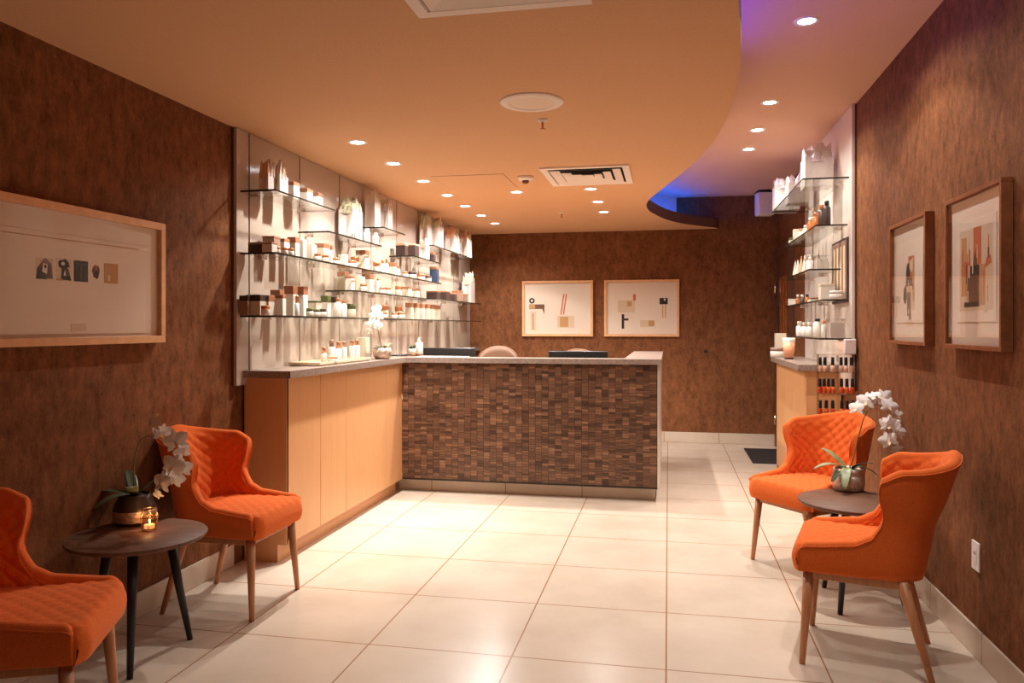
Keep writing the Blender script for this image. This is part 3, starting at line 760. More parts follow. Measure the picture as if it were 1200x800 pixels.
put('R4',956,'carton',CA(.10,.035,'card','copper_card',.012),'flat white box with copper lid',.09,'R')
put('R4',946,'bottle',bottle(.018,.075,'amber','black',.3),'small amber bottle',.10,'R')
put('R4',940,'bottle',bottle(.018,.08,'espresso','card',.3),'small dark bottle with white cap',.10,'R')
put('R4',935,'bottle',bottle(.018,.09,'amber','card',.3),'small amber bottle with white cap',.10,'R')
put('R4',929,'carton',CA(.07,.06,'card','cream',.015),'small white carton',.11,'R')
put('R5',979,'clear',clearbox(.14,.10,.13),'clear gift box with white contents',.09,'R')
put('R5',966,'bottle',bottle(.02,.12,'card','copper',.2),'white bottle with copper cap',.11,'R')
put('R5',958,'bottle',bottle(.03,.135,'card','black',.16),'white bottle with black cap',.13,'R')
put('R5',949,'bottle',bottle(.028,.11,'card','card',.3),'white bottle',.12,'R')
put('R5',943,'bottle',bottle(.028,.11,'card','cream',.3),'white bottle with cream cap',.12,'R')
put('R5',937,'bottle',bottle(.028,.12,'frost','card',.3),'frosted bottle',.12,'R')
from collections import defaultdict
bys = defaultdict(list)
for it in items: bys[it[0]].append(it)
for key, lst in bys.items():
    lst.sort(key=lambda q: q[2])
    for i,(k,ph,y,x,z,kind,fn,desc,side) in enumerate(lst):
        _r = LS[key][:2] if side == 'L' else RS[key][1:3]
        if not _r[0]+.02 < y < _r[1]-.03: print('OFFSHELF', key, desc, round(y,3), _r)
        nm, cat = NAMES[kind]
        t = thing(nm, f'{desc}, {ORD[i]} from near end, {ph}', cat, (x,y,z+.0003), 0 if side == 'L' else PI, f'products on the {ph}')
        if kind in ('carton',): t.rotation_euler.z += R.uniform(-.06,.06)
        fn(t)

# ------------------------------------------------------------------ things on the left counter
tz = CT
p = onZ(398,421,CT)
t = thing('display_tray', 'beige rimmed tray of bottles on the left stone worktop', 'tray', (-2.225,4.92,CT))
mb = MB(); mb.box(-.10,.10,-.42,.42,0,.010,.003,1); mb.done('base', M['cream'], t)
mb = MB(); mb.box(-.105,-.0975,-.425,.425,.0101,.024); mb.box(.0975,.105,-.425,.425,.0101,.024); mb.box(-.0975,.0975,-.425,-.4175,.0101,.024); mb.box(-.0975,.0975,.4175,.425,.0101,.024); mb.done('rim', M['ink5'], t)
cnt = [(379.5,.045,'bottle',bottle(.019,.105,'cream','copper',.36),'cream perfume bottle with copper cap'),
 (388.5,.03,'bottle',bottle(.024,.15,'card','taupe',.3),'tall white perfume bottle with brown cap'),
 (396.5,.05,'bottle',bottle(.022,.135,'frost','copper',.32),'frosted bottle with copper cap'),
 (390,.085,'jar',jar(.03,.045,'card','peach'),'low white jar with peach lid'),
 (403.5,.03,'bottle',bottle(.019,.13,'card','copper',.24),'slim white bottle with copper cap'),
 (412.3,.03,'bottle',bottle(.021,.14,'card','copper',.25),'white bottle with copper cap, left of a pair'),
 (418,.03,'bottle',bottle(.021,.14,'card','copper',.25),'white bottle with copper cap, right of a pair'),
 (425.5,-.02,'carton',CA(.075,.155,'cream',None,0),'plain beige carton')]
for u,xo,kind,fn,desc in cnt:
    x = -2.225+xo; y = onX(u,400,x).y; nm,cat = NAMES[kind]
    t = thing(nm, f'{desc}, standing on the tray on the counter', cat, (x,y,CT+.0103), 0, 'testers on the counter tray'); fn(t)
# tablet stand, white pot with succulent
p = onZ(470,416.5,CT)
t = thing('tablet', 'flat black tablet lying on the worktop beside the counter orchid', 'tablet', (p.x-.02,p.y,CT))
MB().box(-.06,.06,-.14,.14,0,.010,.003,1).done('body', M['black'], t); MB().box(-.053,.053,-.125,.125,.0101,.0108).done('screen', M['screen'], t)
t = thing('succulent_pot', 'tiny green succulent in a small white pot by the monitor', 'plant', (-2.22,onX(483,410,-2.22).y,CT))
MB().lathe([(.026,0),(.034,.05),(.030,.05),(.028,.044)],20).done('pot', M['card'], t)
for k in range(9):
    a = 2*PI*k/9; q = .028+.012*(k%2)
    MB().tube([(0,0,.043),(q*.6*math.cos(a),q*.6*math.sin(a),.062),(q*math.cos(a),q*math.sin(a),.085)],[.006,.007,.001],6).done('leaf', M['leaf_dark'], t)
t = thing('pump_bottle', 'white hand pump bottle between the succulent and the left monitor', 'bottle', (-2.2,onX(491,410,-2.2).y,CT)); pump(.034,.15,'card','card')(t)

# right counter
def rput(u, x, kind, fn, nm, cat, lab):
    t = thing(nm, lab, cat, (x,onX(u,410,x).y,1.0553)); fn(t)
rput(914.5,.99,'carton',CA(.09,.21,'cream',None,0),'product_carton','carton','tall cream box at the back of the right worktop')
rput(911.5,.955,'jar',jar(.065,.085,'card','taupe'),'cream_jar','jar','wide white tub with brown rim on the right worktop')
t = thing('candle_glass','tall peach candle glass beside the white tub on right worktop','candle',(.985,onX(924.5,410,.985).y,1.0553))
MB().lathe([(.036,0),(.036,.012),(.038,.013)],20).done('base', M['espresso'], t)
MB().lathe([(.038,.0135),(.050,.145)],20).done('candle_wax', M['peach'], t)
MB().lathe([(.050,.1455),(.052,.178),(.049,.178),(.047,.146)],20,cap=False).done('rim', M['card'], t)

# dark mirror on the right panel, painted bands stand in for its reflection
t = thing('framed_mirror','small dark framed mirror on the right white panel behind the shelves','picture',(XR-.0305,5.81,1.71))
MB().box(-.012,0,-.25,.25,-.22,.22,.002,1).done('frame', M['espresso'], t)
mb = MB()
mb.mi = 0; mb.box(-.0135,-.0121,-.23,.23,-.205,.205)
mb.mi = 1
for k in range(4): mb.box(-.0142,-.0136,-.19+.105*k,-.14+.105*k,-.15,.17)
mb.done('print', [M['taupe'],M['ink5']], t)  # ground and bands painted in place of the mirrored room

# nail polish rack, hung on the cabinet end
RY = 5.42; RXC = 1.092; RZ = .70
t = thing('wall_mounted_polish_rack','clear acrylic three tier nail polish rack by the right cabinet end','rack',(RXC,RY,RZ))
MB().box(-.125,.125,.058,.064,0,.45).done('back_plate', M['acrylic'], t)
MB().box(.118,.122,-.005,.0575,0,.45).done('side_plate', M['acrylic'], t)
MB().box(-.002,.002,-.005,.0575,0,.4395).done('end_plate', M['acrylic'], t, loc=(-.122,0,0))
MB().box(-.123,.117,-.005,.0575,.44,.445).done('top_plate', M['acrylic'], t)
MB().box(-.002,.002,-.005,.0575,0,.4395).done('divider', M['acrylic'], t)
tiers = (.043,.187,.327)
for z in tiers:
    for x0,x1 in ((-.1195,-.003),(.003,.1175)):
        mb = MB(); mb.box(x0,x1,.0,.057,z-.006,z); mb.box(x0,x1,-.005,-.001,z-.006,z+.03); mb.done('tier', M['acrylic'], t)
polcols = {0:['polish_red','polish_orange','polish_red','polish_orange','polish_red','polish_orange'],1:['polish_red','polish_orange','polish_orange','polish_orange','polish_orange','polish_orange','polish_red'],2:['polish_nude','polish_nude','polish_nude','polish_nude','polish_nude','polish_nude']}
xsl = {0:(-.108,-.070,-.030,.026,.060,.092),1:(-.110,-.083,-.056,-.028,.024,.058,.092),2:(-.108,-.078,-.030,.022,.052,.086)}
nmz = ('bottom','middle','top')
cn = {'polish_red':'red','polish_orange':'orange red','polish_nude':'nude pink'}
for k in range(3):
    for i,x in enumerate(xsl[k]):
        c = polcols[k][i]
        q = thing('nail_polish', f'{cn[c]} nail polish with black cap, {["first","second","third","fourth","fifth","sixth","seventh"][i]} from left on the {nmz[k]} rack tier','nail polish',(RXC+x,RY+.028,RZ+tiers[k]+.0004),0,f'nail polishes on the {nmz[k]} tier')
        MB().lathe([(.0125,0),(.0145,.003),(.0145,.038),(.007,.045)],14).done('bottle_body', M[c], q)
        MB().lathe([(.0100,.0452),(.0115,.049),(.0100,.096),(.009,.098)],12).done('cap', M['black'], q)
# card holder on the rack
t = thing('soap_dispenser','small white dispenser box standing on top of the nail polish rack','dispenser',(1.168,RY+.026,RZ+.4453))
MB().box(-.036,.036,-.02,.025,0,.10,.006).done('body', M['white'], t); MB().lathe([(.005,0),(.005,.003)],10,(0,-.0205,.08)).done('button', M['ink2'], t)

# ------------------------------------------------------------------ framed pictures
def picture(w, h, frame_w, depth, fm, art, loc, rotz, label, group, mat_in=None):
    """local: picture faces -Y, lies in XZ, wall at y=0"""
    t = thing('framed_picture', label, 'picture', loc, rotz, group)
    mb = MB(); o = frame_w
    for (x0,x1,z0,z1) in ((-w/2,w/2,h/2-o,h/2),(-w/2,w/2,-h/2,-h/2+o),(-w/2,-w/2+o,-h/2+o,h/2-o),(w/2-o,w/2,-h/2+o,h/2-o)):
        mb.box(x0,x1,-depth,-.001,z0,z1,.0015,1)
    mb.done('frame', M[fm], t)
    MB().box(-w/2+o,w/2-o,-depth*.45,-.002,-h/2+o,h/2-o).done('mat_board', M['matboard'], t)
    yb = -depth*.45
    if mat_in:
        x0,x1,z0,z1 = mat_in
        MB().box(x0,x1,yb-.003,yb-.0002,z0,z1,.0008,1).done('print_sheet', M['print'], t); yb -= .003
    names = ['ink','ink2','ink3','ink4','ink5','print']
    mb = MB()
    for i,(c,poly) in enumerate(art):
        mb.mi = names.index(c); mb.prism(poly, yb-.0002-.00006*(i+1)-.0001, yb-.0002, 'Y')
    mb.done('artwork', [M[n] for n in names], t)
    MB().box(-w/2+o,w/2-o,-depth*.8-.002,-depth*.8,-h/2+o,h/2-o).done('glazing', M['glazing'], t)
    return t
def rect(x0,x1,z0,z1): return [(x0,z0),(x1,z0),(x1,z1),(x0,z1)]
def ell(cx,cz,a,b,n=16): return [(cx+a*math.cos(2*PI*i/n), cz+b*math.sin(2*PI*i/n)) for i in range(n)]
def blob(cx,cz,a,b,seed,n=14):
    r = random.Random(seed); return [(cx+a*r.uniform(.7,1.1)*math.cos(2*PI*i/n), cz+b*r.uniform(.7,1.1)*math.sin(2*PI*i/n)) for i in range(n)]
# left wall, big landscape frame; local x runs towards the far end of the wall
YC, ZC = 2.63, 1.533
def lx(u): return onX(u,310,-2.345).y-YC
art = []
def A(c,p): art.append((c,p))
def zc(v,u): return onX(u,v,-2.345).z-ZC
def cell(u0,u1,v0,v1): return lx(u0),lx(u1),zc(v1,(u0+u1)/2),zc(v0,(u0+u1)/2)
a0,a1,b0,b1 = cell(44,64,302,327); cx=(a0+a1)/2; cz=(b0+b1)/2
A('ink5',rect(a0,a1,b0,b1)); A('ink2',[(a0,b0),(a1,b0+.005),(a1-.008,b1-.02),(cx+.005,b1),(cx-.012,b1-.012),(a0+.006,cz)]); A('ink',[(a0,b0),(cx+.012,b0),(cx-.01,cz+.01),(a0+.008,cz)]); A('print',[(cx-.012,cz-.012),(cx+.012,cz-.02),(cx+.016,cz+.016),(cx-.006,cz+.022)]); A('ink',ell(cx+.004,cz+.008,.006,.007))
a0,a1,b0,b1 = cell(68,86,303,329); cx=(a0+a1)/2; cz=(b0+b1)/2
A('ink5',rect(a0,a1,b0,b1)); A('ink',blob(cx,b1-.022,.032,.022,3)); A('ink',[(cx-.018,b0+.005),(a1-.002,b0+.003),(cx+.022,cz+.005),(cx-.012,cz+.02)]); A('print',ell(cx-.006,b1-.02,.010,.007)); A('print',[(cx-.004,cz-.022),(cx+.010,cz-.024),(cx+.004,cz)]); A('ink3',rect(a0,cx-.01,b0,b0+.008))
a0,a1,b0,b1 = cell(88.5,105,305.5,330); cx=(a0+a1)/2
A('ink',rect(a0,a1,b0,b1)); A('ink2',rect(a0+.008,a1-.006,b1-.014,b1-.011)); A('ink2',rect(cx-.002,cx+.003,b0+.01,b1-.015)); A('ink2',rect(a0+.014,a0+.016,b0+.008,b1-.03)); A('ink2',rect(a1-.018,a1-.015,b0+.008,b1-.03))
a0,a1,b0,b1 = cell(109,119,311,328); cx=(a0+a1)/2; cz=(b0+b1)/2
A('ink2',blob(cx,cz+.004,.024,.03,5)); A('ink',blob(cx+.004,cz-.006,.016,.02,8)); A('ink4',rect(cx-.002,cx+.006,cz+.01,b1))
a0,a1,b0,b1 = cell(124,140,309,332)
A('ink3',rect(a0,a1,b0,b1)); A('ink5',rect(a0+.02,a0+.035,b0+.01,b0+.035))
# paper fold lines
A('ink3',[(lx(3),zc(270.2,3)),(lx(165),zc(292,165)),(lx(165),zc(292.8,165)),(lx(3),zc(271.2,3))] [::-1])
a0,a1,b0,b1 = cell(85,103,379,388); A('ink5',rect(a0,a1,b0,b1))
W1 = 2*(3.289-YC)
picture(W1,.56,.032,.04,'frame_light',art,(XL+.001,YC,ZC),PI/2,'wide pale wood framed picture with five small dark prints, on left wall',None,(-.50,.545,-.235,.16))
# right wall
def rpic(y0,y1,label,artf):
    yc = (y0+y1)/2
    art.clear(); artf()
    picture(y1-y0,.632,.018,.042,'frame_dark',list(art),(XR-.001,yc,1.552),-PI/2,label,'portrait pictures on the right wall',(-(y1-y0)*.34,(y1-y0)*.34,-.205,.205))
def art_r1():   # farther: slim figure
    A('ink4',rect(-.02,.075,.03,.13)); A('ink5',rect(0,.05,.05,.11)); A('ink',blob(-.025,.055,.035,.05,2)); A('ink2',rect(-.06,.06,-.02,.03)); A('ink5',rect(-.05,.08,-.14,-.02)); A('ink',blob(-.075,-.06,.035,.05,4)); A('ink2',rect(-.04,.02,-.17,-.05)); A('ink2',rect(-.01,.025,-.19,-.16)); A('ink3',rect(.05,.08,-.10,.12))
    r = random.Random(9)
    for k in range(12):
        x = r.uniform(-.06,.06); z = r.uniform(-.17,.09); A(r.choice(['ink5','ink3','print','ink2']),rect(x,x+r.uniform(.004,.014),z,z+r.uniform(.02,.06)))
def art_r2():
    A('ink5',rect(-.17,.17,-.16,.17)); A('ink3',rect(-.15,-.09,-.10,.14)); A('ink4',rect(-.02,.06,-.08,.17)); A('ink5',rect(.08,.12,-.17,.15)); A('ink4',rect(-.12,-.06,-.02,.04)); A('ink2',[(-.09,-.13),(.10,-.13),(.09,.0),(.02,.02),(0,.08),(-.03,.02),(-.08,0)]); A('ink',rect(-.05,.05,-.02,.02)); A('ink3',rect(.04,.10,-.14,.02)); A('ink4',[(.09,.0),(.16,.02),(.15,.05),(.11,.04)]); A('ink',rect(-.12,.04,-.145,-.125)); A('ink4',rect(-.14,-.13,-.1,.09))
    r = random.Random(4)
    for k in range(16):
        x = r.uniform(-.15,.14); z = r.uniform(-.15,.08); A(r.choice(['ink5','ink3','ink4','print','ink2']),rect(x,x+r.uniform(.004,.014),z,z+r.uniform(.04,.11)))
rpic(3.945,4.555,'brown framed portrait picture with a slim figure, farther of two on right wall',art_r1)
rpic(3.095,3.685,'brown framed portrait picture with rust red shapes, nearer of two on right wall',art_r2)
# back wall
def bpic(x0,x1,label,artf):
    art.clear(); artf((x0+x1)/2, 1.537)
    picture(x1-x0,.655,.028,.035,'frame_light',list(art),((x0+x1)/2,YB-.001,1.537),0,label,'landscape pictures on the back wall')
def B(u,v): p = onY(u,v,YB-.02); return p.x, p.z
def art_b1(cx,cz):
    def R4(u0,u1,v0,v1): a=B(u0,v1); b=B(u1,v0); return rect(a[0]-cx,b[0]-cx,a[1]-cz,b[1]-cz)
    a=B(623.3,352.3); A('ink',ell(a[0]-cx,a[1]-cz,.034,.034)); A('print',ell(a[0]-cx,a[1]-cz,.014,.014))
    A('ink2',R4(620,638,356.5,362)); A('ink3',R4(620,627,357,361.5))
    a=[B(634,356.5),B(637.8,356.5),B(638,368.5),B(635.8,363)]; A('ink2',[(p[0]-cx,p[1]-cz) for p in reversed(a)])
    A('ink5',R4(622,628,365,387)); A('ink3',R4(624,625.5,367,386)); A('ink5',R4(653,673,370,384)); A('ink3',R4(656,666,371,383))
    for d in (0,3):
        a=[B(656.5+d,368.5),B(658+d,368.5),B(661.5+d,344.5),B(660+d,344.5)]; A('ink4',[(p[0]-cx,p[1]-cz) for p in a])
def art_b2(cx,cz):
    def R4(u0,u1,v0,v1): a=B(u0,v1); b=B(u1,v0); return rect(a[0]-cx,b[0]-cx,a[1]-cz,b[1]-cz)
    A('ink5',R4(724,744,351.5,366)); A('ink3',R4(735,740,353,359)); A('ink4',R4(742,745,344.5,352)); A('ink',R4(728.5,731.5,368,385)); A('ink',R4(731,736.5,373,375.5))
    A('ink',R4(773,782.5,349,356.5)); A('print',R4(778,780,350,352)); A('ink3',R4(776,777.2,357,372.5)); A('ink3',R4(779.3,780.6,357,372.5)); A('ink5',R4(750,767,375,383)); A('ink3',R4(760,767,375.5,382))
bpic(-1.704,-.863,'pale framed abstract print, left of two on the wall behind the desk',art_b1)
bpic(-.734,.121,'pale framed abstract print, right of two on the wall behind the desk',art_b2)
t = thing('wall_hook','tiny dark hook on the brown wall right of the back pictures','hook',(onY(827,411.5,YB).x,YB,onY(827,411.5,YB).z))
MB().box(-.018,.018,-.006,-.0005,-.018,.018,.003,1).done('plate', M['black'], t); MB().tube([(0,-.006,0),(0,-.03,-.006),(0,-.034,.012)],.005,8).done('peg', M['black'], t)
# outlet
t = thing('power_outlet','white power outlet plate low on the right wall','outlet',(XR,3.44,.405))
MB().box(-.007,0,-.038,.038,-.058,.058,.002,1).done('plate', M['white'], t)
MB().box(-.0085,-.0071,-.018,.018,-.034,.034,.0005,1).done('socket', M['matte_white'], t)
for z in (.012,):
    for y in (-.007,.007): MB().box(-.0092,-.0086,y-.0022,y+.0022,z-.006,z+.006).done('slot', M['black'], t)

# ------------------------------------------------------------------ upholstered chairs
def sstep(a,b,x):
    t = min(1,max(0,(x-a)/(b-a))); return t*t*(3-2*t)
def half_path(l):
    """U-shaped plan of the shell, l = distance from the front end; returns (x,y,nx,ny)"""
    s = .315; r = .135; x0 = .235; y0 = .238; y1 = .228
    if l < s:
        t = l/s; return (x0-l, y0+(y1-y0)*t, 0, 1)
    arc = r*PI/2
    if l < s+arc:
        a = PI/2+(l-s)/r; return (x0-s+r*math.cos(a), y1-r+r*math.sin(a), math.cos(a), math.sin(a))
    d = l-s-arc; return (x0-s-r, y1-r-d, -1, 0)
HL = .315+.135*PI/2+.093
def ztop(l):
    return .484+.022*sstep(0,.24,l)+.028*sstep(.19,.262,l)+.222*sstep(.248,.316,l)+.038*sstep(.30,.38,l)+.052*sstep(.38,HL,l)
def flare(l,z):
    k = max(0,(z-.42)/.42)
    f = .02+.035*sstep(.2,.34,l)+.070*sstep(.34,.56,l)
    o = f*k**1.1
    if z < .43: o -= .014*((.43-z)/.065)**2
    o -= .010*math.exp(-((z-.57)/.07)**2)*sstep(.2,.34,l)   # waist above the arms
    return o
def forward(l,z):
    """the wings lean towards the front at the top and pinch in at the waist"""
    m = sstep(.17,.27,l)*(1-sstep(.34,.50,l))
    return m*(.024*sstep(.60,.76,z)-.022*math.exp(-((z-.585)/.06)**2))
def quilt(a,b,p=.062):
    u = (a/p+b/p)%1; v = (a/p-b/p)%1
    return (math.sin(PI*u)*math.sin(PI*v))**.55
def build_chair(label):
    t = thing('dining_chair', label, 'chair', (0,0,0), 0, 'orange quilted chairs')
    NH, NO, NR, NI = 110, 14, 7, 42
    mb = MB(); rings = []; pip = []
    for i in range(-NH, NH+1):
        sgn = -1 if i < 0 else 1
        l = HL*(1-abs(i)/NH); x,y,nx,ny = half_path(l)
        y *= sgn; ny *= sgn
        th = .046; e = min(1, l/.03); rnd = math.sqrt(max(.02,1-(1-e)**2)); th *= .35+.65*rnd
        zt = ztop(l)-.03*(1-rnd)
        ring = []
        zr = zt-th*.5
        for j in range(NO):
            z = .365+(zr-.365)*j/(NO-1); o = flare(l,z); ring.append((x+nx*o+forward(l,z),y+ny*o,z))
        ot = flare(l,zr)
        for j in range(1,NR):
            a = PI*j/NR; o = ot-th/2+math.cos(a)*th/2; ring.append((x+nx*o+forward(l,zr),y+ny*o,zr+math.sin(a)*th*.5))
        for j in range(NI):
            z = zr+(.425-zr)*j/(NI-1); arc = (HL-l)*sgn
            q = quilt(arc,z)*.0095*sstep(0,.02,zr-z)*rnd
            o = flare(l,z)-th-q; ring.append((x+nx*o+forward(l,z),y+ny*o,z))
        rings.append([mb.b.verts.new(p) for p in ring])
        pip.append((x+nx*(ot+.0005)+forward(l,zr),y+ny*(ot+.0005),zr+.006))
    n = len(rings[0]); fs = []
    for A,Bq in zip(rings,rings[1:]):
        for j in range(n): fs.append(mb.b.faces.new((A[j],Bq[j],Bq[(j+1)%n],A[(j+1)%n])))
    mb._tag(fs,True); mb._tag([mb.b.faces.new(rings[0]),mb.b.faces.new(list(reversed(rings[-1])))],True)
    mb.done('backrest', M['fabric'], t)
    MB().tube(pip,.0030,6).done('piping', M['fabric'], t)
    # seat cushion
    mb = MB(); x0,x1,hy = -.178,.262,.205
    def seat(a,b):
        # a: across, b: front-back; edges roll down
        X = 2*b-1; Y = 2*a-1
        def edge_(k): return math.copysign(min(1,abs(k)*1.0),k)
        ex = abs(X); ey = abs(Y)
        x = (x0+x1)/2+(x1-x0)/2*math.copysign(min(1,ex/.90),X); y = hy*math.copysign(min(1,ey/.90),Y)
        drop = 0
        for k,rr in ((ex,.10),(ey,.10)):
            if k > .9: drop = max(drop,(k-.9)/.1)
        z = .474+.008*(1-min(1,ex)**2)*(1-min(1,ey)**2)
        # round shoulder
        kx = max(0,min(1,(min(1,ex/.9)-.86)/.14)); ky = max(0,min(1,(min(1,ey/.9)-.86)/.14))
        sh = .022*(1-math.sqrt(max(0,1-min(1,kx*kx+ky*ky))))
        z = z-sh
        z -= drop*(z-.368)
        # round the front corners in plan
        if X > 0:
            k = max(0,abs(y)/hy-.75)/.25; x -= .022*k*k
            x += .010*math.sin(PI*min(1,drop))*(1 if ex > ey else 0)
        y *= 1+.10*sstep(.10,.22,x)
        cx,cy,rc = -.08,.093,.098      # rear corners follow the shell
        if x < cx:
            yy = max(0,abs(y)-cy); dd = math.hypot(x-cx,yy)
            if dd > rc: x = cx+(x-cx)*rc/dd; y = math.copysign(min(abs(y),cy)+yy*rc/dd,y)
        q = quilt(y, x)*.0055*(1-drop)
        return (x,y,z+q-.003)
    mb.grid(72,84,seat); mb.done('seat', M['fabric'], t)
    # timber frame and legs
    mb = MB()
    mb.box(-.15,.215,-.205,-.182,.335,.3645,.003,1); mb.box(-.15,.215,.182,.205,.335,.3645,.003,1); mb.box(.195,.218,-.182,.182,.335,.3645,.003,1); mb.box(-.15,-.127,-.182,.182,.335,.3645,.003,1)
    mb.done('seat_rail', M['legwood'], t)
    for sx,sy in ((1,1),(1,-1),(-1,1),(-1,-1)):
        top = (.205 if sx>0 else -.125, sy*.19, .3645); bot = (.2275*sx, sy*.22, 0)
        mb = MB(); mb.tube([bot,tuple(bot[k]+(top[k]-bot[k])*.5 for k in range(3)),top],[.0115,.0165,.0215],14); mb.done('leg', M['legwood'], t)
    # underside cloth
    MB().prism([(-.155,-.12),(.205,-.185),(.205,.185),(-.155,.12)],.3652,.3668).done('base_cloth', M['ebony_leg'], t)
    return t
ch = build_chair('orange quilted chair between the left round table and maple counter')
spots = [(-2.068,3.425,0,None),(.792,3.39,math.radians(165.5),'nearest right orange quilted chair, seen from its side in front of the round table'),
 (.785,4.585,math.radians(-142.3),'orange quilted chair by the nail polish rack, facing the room'),(-1.963,2.036,math.radians(23),'orange quilted chair cut off by the left edge of the photo')]
for i,(x,y,a,lab) in enumerate(spots):
    c = ch if i == 0 else copy_tree(ch)
    c.location = (x,y,0); c.rotation_euler = (0,0,a)
    if lab: c['label'] = lab

# ------------------------------------------------------------------ side tables
def side_table(label):
    t = thing('side_table', label, 'table', (0,0,0), 0, 'round dark side tables')
    MB().lathe([(.0001,.466),(.235,.466),(.258,.474),(.264,.482),(.264,.488),(.262,.490),(.0001,.490)],64,cap=False).done('table_top', M['ebony'], t)
    MB().lathe([(.10,.452),(.10,.4657)],24).done('mounting_plate', M['ebony_leg'], t)
    for k in range(3):
        a = 2*PI*k/3
        MB().tube([(.218*math.cos(a),.218*math.sin(a),0),(.17*math.cos(a),.17*math.sin(a),.24),(.13*math.cos(a),.13*math.sin(a),.4655)],[.0115,.017,.021],14).done('leg', M['ebony_leg'], t)
    return t
tb = side_table('round black side table with three legs between the left chairs')
tb.location = (-2.10,2.78,0); tb.rotation_euler.z = math.radians(180)
t2 = copy_tree(tb); t2['label'] = 'round brown black side table between the two right chairs'
t2.location = (.885,4.005,0); t2.rotation_euler.z = 0

# ------------------------------------------------------------------ orchids
def petal_mesh(mb, ln, wd, curl, M4, nx=7, ny=7):
    vs = []
    def fn(a,b):
        s = b; w = wd*math.sin(PI*min(1,.08+s*.92))**.75*(1 if s < 1 else .2)
        x = (a-.5)*2*w*.5; y = s*ln; z = curl*s*s - .25*abs(x)
        return M4 @ Vector((x,y,z))
    mb.grid(nx,ny,fn)
def flower(parent, pos, nrm, size, roll, seed):
    rr = random.Random(seed)
    n = Vector(nrm).normalized()
    q = n.to_track_quat('Z','Y').to_matrix().to_4x4()
    T = Matrix.Translation(pos) @ q @ Matrix.Rotation(roll,4,'Z')
    mb = MB(); s = size
    for ang,ln,wd in ((0,.54,.27),(2*PI/3*1.05,.52,.26),(-2*PI/3*1.05,.52,.26)):
        petal_mesh(mb, s*ln, s*wd, -s*.10+rr.uniform(-.03,.03)*s, T @ Matrix.Rotation(ang,4,'Z'))
    for ang in (PI/2.7,-PI/2.7):
        petal_mesh(mb, s*.56, s*.50, -s*.06+rr.uniform(-.05,.05)*s, T @ Matrix.Translation((0,0,.003)) @ Matrix.Rotation(ang,4,'Z'))
    o = mb.done('flower', M['petal'], parent, recalc=False)
    mb = MB(); petal_mesh(mb, s*.26, s*.17, s*.16, T @ Matrix.Translation((0,0,.004)) @ Matrix.Rotation(PI,4,'Z'),5,5)
    l = mb.done('lip', M['lip'], o, recalc=False)
    return o
def strap_leaf(parent, ang, ln, wd, rise, droop, m, z0):
    mb = MB(); ca,sa = math.cos(ang),math.sin(ang)
    def fn(a,b):
        w = wd*math.sin(PI*min(.97,.12+.85*b))**.6*(a-.5)
        r = .012+ln*b; z = z0+rise*b-droop*b*b+.12*abs(w)
        return (r*ca-w*sa, r*sa+w*ca, z)
    mb.grid(7,12,fn); o = mb.done('leaf', M[m], parent, recalc=False)
    md = o.modifiers.new('s','SOLIDIFY'); md.thickness = .0025
def orchid(label, base, potprof, potmat, stem_px, flowers_px, depth_y, leaves, scale, fsize, band=None, plane_x=None):
    px = (lambda u,v,d: onX(u,v,plane_x-d*.3)) if plane_x else (lambda u,v,d: onY(u,v,depth_y+d))
    t = thing('potted_orchid', label, 'plant', base, 0, 'white orchids in metal pots')
    B0 = Vector(base); ph = max(z for r,z in potprof)
    MB().lathe(potprof,36,cap=False).done('pot', M[potmat], t)
    if band: MB().lathe(band,36,cap=False).done('pot_band', M['silver'], t)
    r_in = potprof[-1][0]
    MB().lathe([(.0001,ph-.008),(r_in*.6,ph-.006),(r_in,ph-.014)],24,cap=False).done('moss', M['soil'], t)
    for a,ln,wd,ri,dr,mm in leaves: strap_leaf(t,a,ln,wd,ri,dr,mm,ph-.008)
    pts = [Vector((0,0,ph-.01))]+[px(u,v,0)-B0 for u,v in stem_px]
    pts = [Vector(q) for q in catmull([tuple(p) for p in pts],6)]
    MB().tube(pts,[.0035-.0018*i/len(pts) for i in range(len(pts))],8).done('stem', M['stem'], t)
    for i,(u,v,s,nx,ny,nz) in enumerate(flowers_px):
        rr = random.Random(i*7+3); d = rr.uniform(-.035,.03)
        p = px(u,v,d)-B0
        near = min(pts,key=lambda q:(q-p).length)
        flower(t,p,(nx,ny,nz),fsize*s,rr.uniform(-.5,.5),i)
        MB().tube([near,(near+p)/2+Vector((0,0,.006)),p],.0014,6).done('flower_stalk', M['stem'], t)
    return t
# right table orchid
b = onZ(994,574,.4903); b = Vector((b.x,b.y,.4903))
pot_r = [(.0001,.0005),(.066,.0005),(.076,.008),(.081,.040),(.080,.074),(.076,.080),(.072,.084),(.076,.100),(.074,.116),(.068,.120),(.063,.120),(.063,.100)]
orchid('white orchid in a round hammered silver pot on the right table', tuple(b), [(r*.98,z*.95) for r,z in pot_r], 'silver',
  [(999,540),(1006,512),(1014,486),(1026,474),(1040,480),(1048,500),(1050,522)],
  [(1003,478,.9,-.6,-.7,.3),(1015,470,1.05,-.3,-.9,.25),(1026,463,.75,.0,-.6,.8),(1036,466,1.0,.2,-.95,.1),(1043,476,1.05,.3,-.9,.2),(1053,488,.9,.6,-.7,.1),(1042,497,1.05,-.3,-.9,.15),(1054,506,1.0,.5,-.8,.1),(1041,516,1.0,-.4,-.9,0),(1051,527,.7,.2,-.8,-.4)],
  b.y-.01, [(3.3,.16,.055,.10,.10,'leaf'),(2.5,.13,.05,.15,.06,'leaf'),(4.4,.14,.05,.08,.16,'leaf'),(.1,.13,.05,.07,.10,'leaf_dark'),(5.4,.13,.045,.10,.05,'leaf_dark'),(3.9,.12,.045,.03,.08,'leaf_dark')], 1, .092)
